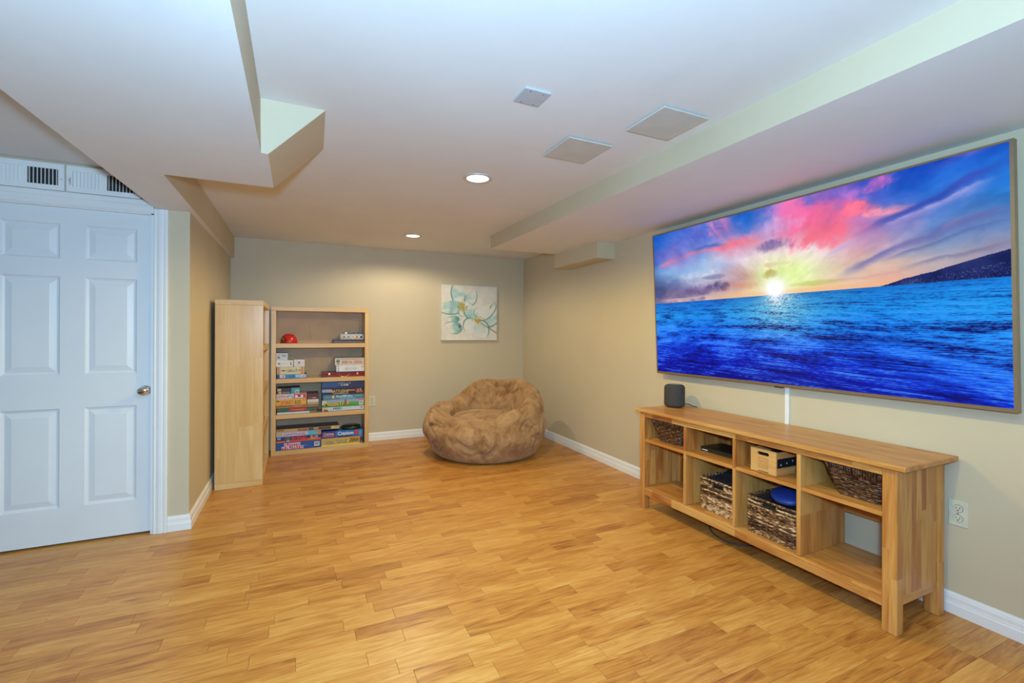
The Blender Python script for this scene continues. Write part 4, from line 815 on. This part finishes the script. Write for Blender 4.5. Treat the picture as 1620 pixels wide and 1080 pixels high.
def basket(x0, x1, y0, y1, z0, z1, flare, label, handle=None, upright=0, mat='weave', seed=0):
    """flare: (front, ylow, yhigh) outward growth at the top; handle (ya, yb, za, zb) on the front face"""
    b = empty('woven_basket', ((x0+x1)/2, (y0+y1)/2, z0), label, 'basket'); rs = random.Random(seed)
    H = z1-z0; rr = .0058; rowh = rr*1.75; rows = int((H-.016)/rowh)
    def ring(z, grow=0, n=None):
        k = (z-z0)/H; fx, fa, fb = flare
        a0, a1, b0, b1 = x0-fx*k-grow, x1+grow, y0-fa*k-grow, y1+fb*k+grow; c = .018
        P = []
        def corner(cx, cy, s):
            for q in range(5): an = s+q*PI/8; P.append((cx+c*math.cos(an), cy+c*math.sin(an)))
        corner(a1-c, b1-c, 0); corner(a0+c, b1-c, PI/2); corner(a0+c, b0+c, PI); corner(a1-c, b0+c, 1.5*PI)
        return P
    def along(P, step):
        out = []; n = len(P); tot = 0
        for i in range(n):
            a, c_ = Vector(P[i]), Vector(P[(i+1) % n]); d = (c_-a).length; k = max(1, int(d/step))
            nv = Vector(((c_-a).y, -(c_-a).x)); nv = nv.normalized() if nv.length else nv
            for j in range(k): out.append((a.lerp(c_, j/k), nv, tot+d*j/k))
            tot += d
        return out, tot
    m = MB(); zt = z0+H*(1-upright)
    for r in range(rows):
        z = z0+rr+r*rowh
        if z > zt: break
        pts, tot = along(ring(z), .009); nst = max(8, round(tot/.036)); seg = []; segs = []
        for q, nv, s in pts:
            ph = s/tot*nst*PI+(r % 2)*PI; off = .0034*math.sin(ph)
            P = (q.x+nv.x*off, q.y+nv.y*off, z+.0012*math.sin(s*40+r*2+rs.random()))
            if handle and q.x < x0+.01 and handle[0] < q.y < handle[1] and handle[2] < z < handle[3]:
                if len(seg) > 2: segs.append(seg)
                seg = []
            else: seg.append(P)
        if not segs and len(seg) > 2: m.tube(seg, rr, 6, 0, True)
        else:
            if segs: segs[0] = seg+segs[0]
            for sg in segs: m.tube(sg, rr, 6)
    if upright:
        P0, t0 = along(ring(zt-.004), .011); P1, t1 = along(ring(z1-.006), .011)
        n = 90
        for k in range(n):
            a = P0[int(k*len(P0)/n)][0]; c_ = P1[int(k*len(P1)/n)][0]; m.tube([(a.x, a.y, zt-.004), ((a.x+c_.x)/2, (a.y+c_.y)/2, (zt+z1)/2), (c_.x, c_.y, z1-.004)], .0055, 6)
    tag(m.build('weave', M_[mat], b, smooth=True), kind='stuff')
    m = MB()
    for z, ph0 in ((z1-.004, 0), (z1-.004, PI), (z0+.004, 0), (z0+.004, PI)):
        pts, tot = along(ring(z, .001), .006); nst = round(tot/.016)
        m.tube([(q.x+nv.x*.0035*math.cos(s/tot*nst*PI+ph0), q.y+nv.y*.0035*math.cos(s/tot*nst*PI+ph0), z+.0035*math.sin(s/tot*nst*PI+ph0)) for q, nv, s in pts], .0052, 6, 0, True)
    tag(m.build('rim', M_[mat], b, smooth=True), kind='stuff')
    m = MB(); lo, hi = ring(z0+.003, -.009), ring(z1-.012, -.009); n = len(lo)
    for i in range(n):
        a, c_ = lo[i], lo[(i+1) % n]; e, f = hi[i], hi[(i+1) % n]
        if handle and max(a[0], c_[0]) < x0+.012 and abs(a[1]-c_[1]) > .05:   # front wall with an opening
            A_ = [handle[0], handle[1]]; ys = sorted([a[1], c_[1]]); xa = lo[i][0]; xb = hi[i][0]
            def X(z): return xa+(xb-xa)*(z-z0)/H
            for q0, q1, w0, w1 in ((ys[0], handle[0], z0, z1-.012), (handle[1], ys[1], z0, z1-.012), (handle[0], handle[1], z0, handle[2]), (handle[0], handle[1], handle[3], z1-.012)):
                m.poly([(X(w0), q0, w0), (X(w0), q1, w0), (X(w1), q1, w1), (X(w1), q0, w1)])
        else: m.poly([(*a, z0+.003), (*c_, z0+.003), (*f, z1-.012), (*e, z1-.012)])
    m.poly([(p_[0], p_[1], z0+.003) for p_ in lo]); m.build('liner', M_['liner'], b)
    if handle:
        ha, hb, za, zb = handle; k = lambda z: x0-flare[0]*(z-z0)/H
        m = MB(); m.tube([(k(za)-.002, ha, zb), (k(za)-.002, ha-.003, (za+zb)/2), (k(za)-.002, ha, za), (k(za)-.002, (ha+hb)/2, za-.004), (k(za)-.002, hb, za), (k(za)-.002, hb+.003, (za+zb)/2), (k(za)-.002, hb, zb)], .0052, 6); m.build('handle_edge', M_[mat], b, smooth=True)
    return b
basket(2.408, 2.66, 2.410, 2.590, .5185, .684, (.03, .08, .075), 'flared dark brown basket in the upper left cubby', None, .34, 'weave2', 1)
basket(2.425, 2.66, 1.205, 1.372, .5185, .684, (.03, .042, .075), 'flared dark brown basket in the upper right cubby', None, .40, 'weave2', 2)
basket(2.418, 2.675, 1.950, 2.222, .1605, .362, (.004, .004, .006), 'square woven basket holding black cloth in the lower second cubby', (2.038, 2.122, .318, .346), 0, 'weave', 3)
basket(2.385, 2.66, 1.565, 1.845, .1605, .366, (.004, .004, .006), 'square woven basket holding a blue round pouch in the lower third cubby', (1.668, 1.752, .322, .350), 0, 'weave', 4)

# contents of the baskets
def lump(name, c, s, mat, label, cat, seed, amp=.25, sub=4):
    bm = bmesh.new(); bmesh.ops.create_icosphere(bm, subdivisions=sub, radius=1)
    for v in bm.verts:
        n = noise.fractal(Vector(v.co)*1.6+Vector((seed*7.3, 0, 0)), .9, 2.0, 4); v.co = Vector((v.co.x*s[0], v.co.y*s[1], v.co.z*s[2]))*(1+amp*n)
    me = bpy.data.meshes.new(name); bm.to_mesh(me); bm.free(); me.transform(Matrix.Translation(c)); o = link_mesh(name, me, mat, None, (c[0], c[1], c[2]-s[2]), True); return tag(o, label, cat)
M_['blackcloth'] = plain('black_cloth', (.012, .012, .015), .85, 0, .2, 60, .3); M_['bluecloth'] = plain('blue_nylon', (.010, .040, .26), .45, 0, .1, 40, .1); M_['darkgreen'] = plain('dark_green_cloth', (.016, .022, .02), .7, 0, .2, 40, .2)
def cloth_heap(name, x0, x1, y0, y1, zf, zb, zbase, mat, label, seed):
    n = 22; m = MB(); g = [[None]*n for _ in range(n)]
    for i in range(n):
        for j in range(n):
            a, b = i/(n-1), j/(n-1); x = x0+(x1-x0)*a; y = y0+(y1-y0)*b; k = min(1, min(a, 1-a, b, 1-b)*9)
            z = zf+(zb-zf)*a**.8+.016*noise.fractal(Vector((x*14, y*14, seed)), .8, 2, 4); z = zbase+(z-zbase)*(.75+.25*k); g[i][j] = m.bm.verts.new((x, y, z))
    for i in range(n-1):
        for j in range(n-1): m.bm.faces.new((g[i][j], g[i+1][j], g[i+1][j+1], g[i][j+1]))
    rim = [g[i][0] for i in range(n)]+[g[n-1][j] for j in range(1, n)]+[g[i][n-1] for i in range(n-2, -1, -1)]+[g[0][j] for j in range(n-2, 0, -1)]
    lo = [m.bm.verts.new((v.co.x, v.co.y, zbase)) for v in rim]; k = len(rim)
    for i in range(k): m.bm.faces.new((rim[i], rim[(i+1) % k], lo[(i+1) % k], lo[i]))
    m.bm.faces.new(lo); bmesh.ops.recalc_face_normals(m.bm, faces=m.bm.faces)
    return tag(m.build(name, mat, origin=((x0+x1)/2, (y0+y1)/2, zbase), smooth=True), label, 'cloth')
cloth_heap('folded_cloth', 2.434, 2.664, 1.962, 2.205, .345, .405, .166, M_['blackcloth'], 'black folded cloth heaped inside the basket in the lower second cubby', 3)
cloth_heap('folded_cloth', 2.400, 2.648, 1.580, 1.835, .312, .318, .166, M_['darkgreen'], 'dark green cloth at the bottom of the basket with the blue pouch', 5)
bp = empty('round_pouch', (2.51, 1.690, .345), 'round blue zipped pouch lying tilted in the basket, lower third cubby', 'pouch')
m = MB().lathe([(0, -.020), (.070, -.020), (.086, -.010), (.089, 0), (.086, .010), (.070, .022), (0, .026)], (0, 0, 0), 40)
bmesh.ops.transform(m.bm, matrix=Matrix.Translation((2.515, 1.690, .388)) @ Matrix.Rotation(-.24, 4, 'Y') @ Matrix.Rotation(.10, 4, 'X'), verts=m.bm.verts); m.build('pouch_body', M_['bluecloth'], bp, smooth=True)
m = MB(); m.tube([(.0895*math.cos(a_), .0895*math.sin(a_), 0) for a_ in np.linspace(0, 2*PI, 40, endpoint=False)], .003, 6, 0, True)
bmesh.ops.transform(m.bm, matrix=Matrix.Translation((2.515, 1.690, .388)) @ Matrix.Rotation(-.24, 4, 'Y') @ Matrix.Rotation(.10, 4, 'X'), verts=m.bm.verts); m.build('zip', plain('dark_blue_zip', (.006, .02, .12), .4), bp, smooth=True)

# crate
cr = empty('wooden_crate', (2.50, 1.743, .5185), 'small bamboo crate with a hand slot and engraved square in the upper third cubby', 'crate')
M_['bamboo'] = wood('bamboo', (.66, .36, .12), (.54, .27, .08), (.74, .45, .18), 1, .38, None, 0, .8, contrast=.8); M_['bamboo_in'] = wood('bamboo_slat', (.58, .29, .10), (.46, .21, .06), (.66, .38, .15), 0, .4)
cy0, cy1, cz0, cz1, cxf = 1.666, 1.821, .5185, .654, 2.372
m = MB(); yc = (cy0+cy1)/2+.001; hz = cz0+.110; hw, hh = .036, .0095
xa, xb = cxf, cxf+.009
ya, yb, za, zb2 = yc-hw, yc+hw, hz-hh, hz+hh
for (p0, p1, q0, q1) in ((cy0, cy1, cz0+.004, za), (cy0, cy1, zb2, cz1), (cy0, ya, za, zb2), (yb, cy1, za, zb2)): m.box(xa, xb, p0, p1, q0, q1)
for sy in (-1, 1):        # rounded ends of the hand slot
    for sz in (-1, 1):
        e = yc+sy*hw; cc = e-sy*hh; arc = [(cc+sy*hh*math.sin(k*PI/8), hz+sz*hh*math.cos(k*PI/8)) for k in range(5)]
        m.ext([(xa, e, hz+sz*hh)]+[(xa, q[0], q[1]) for q in arc], (0, 0, 0), (xb-xa, 0, 0))
m.build('front_board', M_['bamboo'], cr)
MB().box(2.625, 2.634, cy0, cy1, cz0+.004, cz1, .0005).build('back_board', M_['bamboo'], cr); MB().box(cxf+.009, 2.625, cy0+.006, cy1-.006, cz0, cz0+.007).build('base_board', M_['bamboo_in'], cr)
for a in (cy0+.0005, cy1-.0065):
    MB().box(cxf+.0092, 2.6248, a, a+.006, cz0+.007, cz0+.043, .0004).build('slat', M_['bamboo_in'], cr); MB().box(cxf+.0092, 2.6248, a, a+.006, cz1-.040, cz1-.004, .0004).build('slat', M_['bamboo_in'], cr)
m = MB(); ey, ez = yc-.002, cz0+.058
for s in (.030, .024, .015, .009):
    for a0, a1, b0, b1 in ((-s, s, -s, -s+.0016), (-s, s, s-.0016, s), (-s, -s+.0016, -s, s), (s-.0016, s, -s, s)): m.box(cxf-.0004, cxf+.0004, ey+a0, ey+a1, ez+b0, ez+b1)
for k in range(6): m.box(cxf-.0004, cxf+.0004, ey-.022+k*.0085, ey-.0165+k*.0085, ez-.0215, ez-.0195)
m.build('engraving', plain('burnt_engraving', (.36, .15, .045), .5), cr); MB().box(cxf-.0003, cxf+.001, yc-.034, yc+.030, cz0+.0085, cz0+.0125).build('base_slot', M_['blk'], cr)
tag(MB().box(cxf+.014, 2.62, cy0+.012, cy1-.012, cz0+.0078, cz0+.100, .012, 0, 2).build('black_remote_case', M_['blk'], origin=(2.5, yc, cz0+.0078)), 'black glossy gadget lying inside the bamboo crate', 'gadget')
gd = bpy.data.objects['black_remote_case']
for k, (x, z) in enumerate(((2.43, .575), (2.48, .580), (2.53, .588))): MB().lathe([(0, 0), (.006, 0), (.005, .002), (0, .003)], (x, cy0+.012, z), 12, 0, '-y').build('button', cm((120, 150, 170), .2), gd)

# cable box on the shelf
st = empty('cable_box', (2.56, 2.13, .5185), 'flat black media box on the shelf of the upper second cubby', 'media box')
MB().box(2.458, 2.655, 1.985, 2.262, .5215, .550, .003, 0, 2).build('housing', plain('media_box_black', (.022, .019, .013), .35), st)
for a in (1.99, 2.24):
    for x in (2.47, 2.63): MB().box(x, x+.012, a, a+.012, .5185, .5216).build('foot', M_['blk'], st)
MB().box(2.4572, 2.459, 2.205, 2.250, .5275, .5335).build('badge', cm((205, 215, 225), .3), st); MB().box(2.4574, 2.459, 2.00, 2.19, .5245, .5265).build('front_seam', cm((70, 68, 60)), st)

# speaker
sp = empty('smart_speaker', (2.622, 2.668, tz), 'dark grey rounded cylinder speaker on the far end of the console table', 'speaker')
t = NT('speaker_mesh'); p = t.obj(); v = t.n('ShaderNodeTexVoronoi'); t.set(v.inputs['Vector'], p); v.inputs['Scale'].default_value = 260; t.bump(v.outputs['Distance'], .6, .003)
M_['mesh'] = t.fin(t.ramp(v.outputs['Distance'], [(.1, (.085, .083, .075, 1)), (.6, (.035, .034, .031, 1))]), .75)
rs_, h = .0755, .172
pr = [(0, .002), (.055, .002)]+[(rs_-.026+.026*math.sin(a_), .028-.026*math.cos(a_)) for a_ in np.linspace(0, PI/2, 8)]+[(rs_-.026+.026*math.cos(a_), h-.026+.026*math.sin(a_)) for a_ in np.linspace(0, PI/2, 8)]+[(.045, h-.0015)]
MB().lathe(pr, (2.622, 2.668, tz), 48).build('fabric_body', M_['mesh'], sp, smooth=True)
MB().lathe([(.045, h-.0012), (.043, h-.003), (0, h-.003)], (2.622, 2.668, tz), 48).build('top_panel', plain('speaker_top', (.10, .10, .09), .15), sp)
MB().lathe([(0, 0), (.052, 0), (.052, .003), (0, .003)], (2.622, 2.668, tz), 32).build('foot', M_['blk'], sp)
m = MB(); m.tube([(2.685, 2.640, tz+.022), (2.705, 2.630, tz+.024), (2.725, 2.618, tz+.019), (2.745, 2.606, tz+.008), (2.760, 2.597, tz+.004), (2.770, 2.590, tz+.003), (2.7775, 2.585, tz-.01), (2.7785, 2.583, tz-.06), (2.7785, 2.582, tz-.2)], .0026, 8); m.build('power_cord', M_['blk'], sp, smooth=True)
pts = [(2.66, 2.26, .10), (2.60, 2.28, .03), (2.53, 2.25, .005), (2.475, 2.19, .0042), (2.445, 2.12, .0042), (2.435, 2.05, .0042), (2.455, 1.99, .0042), (2.51, 1.94, .0042), (2.60, 1.90, .0042), (2.70, 1.89, .01), (2.752, 1.885, .05), (2.765, 1.884, .12)]
def spline(pts, k=6):
    P = [Vector(p) for p in pts]; out = []
    for i in range(len(P)-1):
        a, b, c, d_ = P[max(i-1, 0)], P[i], P[i+1], P[min(i+2, len(P)-1)]
        for j in range(k): t = j/k; out.append(.5*((2*b)+(c-a)*t+(2*a-5*b+4*c-d_)*t*t+(3*b-a-3*c+d_)*t**3))
    return out+[P[-1]]
m = MB(); m.tube(spline(pts), .0042, 8); tag(m.build('power_cable', plain('grey_green_cable', (.03, .035, .03), .5), origin=(2.5, 2.05, 0), smooth=True), 'dark cable looping on the floor beneath the console table', 'cable')

# ------------------------------------------------------------------ bean bag
def fur_mat():
    t = NT('plush_fur'); p = t.obj(); n1 = t.noise(p, 7, 5, .65, .8); n2 = t.noise(t.mapping(p, (1, 1, .45)), 70, 3, .6)
    k = t.math('ADD', t.math('MULTIPLY', n1, .80), t.math('MULTIPLY', n2, .20))
    col = t.ramp(k, [(.33, (.20, .100, .042, 1)), (.43, (.34, .188, .086, 1)), (.56, (.44, .262, .130, 1)), (.70, (.52, .34, .19, 1))])
    t.bump(n2, .5, .006); t.fin(col, .9, None, .15)
    try: t.b.inputs['Sheen Weight'].default_value = .35; t.b.inputs['Sheen Roughness'].default_value = .4; t.b.inputs['Sheen Tint'].default_value = (.9, .7, .5, 1)
    except Exception: pass
    return t.m
M_['fur'] = fur_mat()
bc0 = Vector((1.845, 4.66, 0)); fdir = Vector((-.74, -.66, 0)).normalized(); sdir = Vector((-fdir.y, fdir.x, 0))   # facing, and its right-hand side as seen from the bag
def cr(P, t):          # Catmull-Rom through the rows of P at t in 0..len-1
    n = len(P); i = min(int(t), n-2); f = t-i; p0, p1, p2, p3 = P[max(i-1, 0)], P[i], P[i+1], P[min(i+2, n-1)]
    return .5*((2*p1)+(p2-p0)*f+(2*p0-5*p1+4*p2-p3)*f*f+(3*p1-p0-3*p2+p3)*f**3)
HT = [(-180, .755, .22), (-152, .755, .22), (-136, .715, .21), (-120, .585, .20), (-108, .535, .20), (-75, .53, .20), (-46, .505, .19), (-26, .43, .20), (0, .415, .20), (28, .43, .20), (48, .50, .15), (75, .565, .17), (105, .65, .18), (130, .735, .19), (155, .775, .20), (180, .755, .20)]
NT_, NS_ = 240, 150; bm = bmesh.new(); rings = []
for i in range(NT_):
    th = -180+360*i/NT_; H = np.interp(th, [q[0] for q in HT], [q[1] for q in HT]); wd = np.interp(th, [q[0] for q in HT], [q[2] for q in HT])
    a_ = math.radians(th); R_ = 1/math.sqrt((math.cos(a_)/.605)**2+(math.sin(a_)/.660)**2); Hs = .40+.03*math.cos(a_)*0
    deep = max(0, min(1, (H-.45)/.10))
    prof = np.array([(0, .004), (.50*R_, .002), (.72*R_, .004), (.86*R_, .045), (.97*R_, .16), (1.02*R_, .255), (1.005*R_, .26+.35*(H-.26)), (.965*R_, H-.085), (.965*R_-.05, H-.022), (.965*R_-wd*.62, H), (.965*R_-wd, H-.05*deep-.004), (.95*R_-wd*1.18, Hs+.02+.35*(H-Hs)*deep), (.93*R_-wd*1.30, Hs-.035*deep), (.90*R_-wd*1.42, Hs+.012), (min(.32*R_, (.90*R_-wd*1.42)*.68), Hs+.035), (min(.16*R_, (.90*R_-wd*1.42)*.34), Hs+.045), (0, Hs+.048)])
    ring = []
    for j in range(NS_):
        r_, z_ = cr(prof, (len(prof)-1)*(j+1)/(NS_+1)); r_ = max(r_, .004)
        p = bc0+fdir*(r_*math.cos(a_))+sdir*(r_*math.sin(a_)); ring.append(bm.verts.new((p.x, p.y, max(z_, .001))))
    rings.append(ring)
for i in range(NT_):
    A_, B_ = rings[i], rings[(i+1) % NT_]
    for j in range(NS_-1): bm.faces.new((A_[j], B_[j], B_[j+1], A_[j+1]))
bm.faces.new([r_[0] for r_ in rings][::-1]); bm.faces.new([r_[-1] for r_ in rings])
bmesh.ops.recalc_face_normals(bm, faces=bm.faces)
for _ in range(4): bmesh.ops.smooth_vert(bm, verts=bm.verts, factor=.5, use_axis_x=True, use_axis_y=True, use_axis_z=True)
bm.normal_update()
new = []
for v in bm.verts:
    p = v.co; q = Vector((p.x*1.0, p.y*1.0, p.z))
    big = noise.fractal(q*2.6, 1.0, 2.0, 2); w_ = Vector((noise.noise(q*3), noise.noise(q*3+Vector((9, 0, 0))), noise.noise(q*3+Vector((0, 9, 0)))))*.13
    qq = q+w_; fade = max(0, min(1, .55+1.3*noise.noise(q*2.4+Vector((4, 4, 4))))); fade2 = max(0, min(1, .5+1.3*noise.noise(q*2.4+Vector((14, 4, 24)))))
    rid = 1-abs(noise.noise(Vector((qq.x*5, qq.y*5, qq.z*2.2))+Vector((3, 1, 7)))); rid2 = 1-abs(noise.noise(Vector((qq.x*6, qq.y*6, qq.z*6))+Vector((13, 2, 5)))); fine = noise.fractal(q*34, .9, 2, 3)
    d = .022*big-.042*fade*max(0, rid-.87)/.13-.032*fade2*max(0, rid2-.89)/.11+.0035*fine
    lift = min(1, max(0, p.z/.10)); new.append(p+v.normal*d*lift)
for v, p in zip(bm.verts, new): v.co = p
for v in bm.verts: v.co.z = max(v.co.z-.0, .001)
zmin = min(v.co.z for v in bm.verts)
me = bpy.data.meshes.new('bean_bag'); bm.to_mesh(me); bm.free(); me.transform(Matrix.Translation((0, 0, -zmin+.001)))
bb = link_mesh('bean_bag', me, M_['fur'], None, bc0, True); tag(bb, 'big tan plush bean bag chair in the corner of the room', 'bean bag')
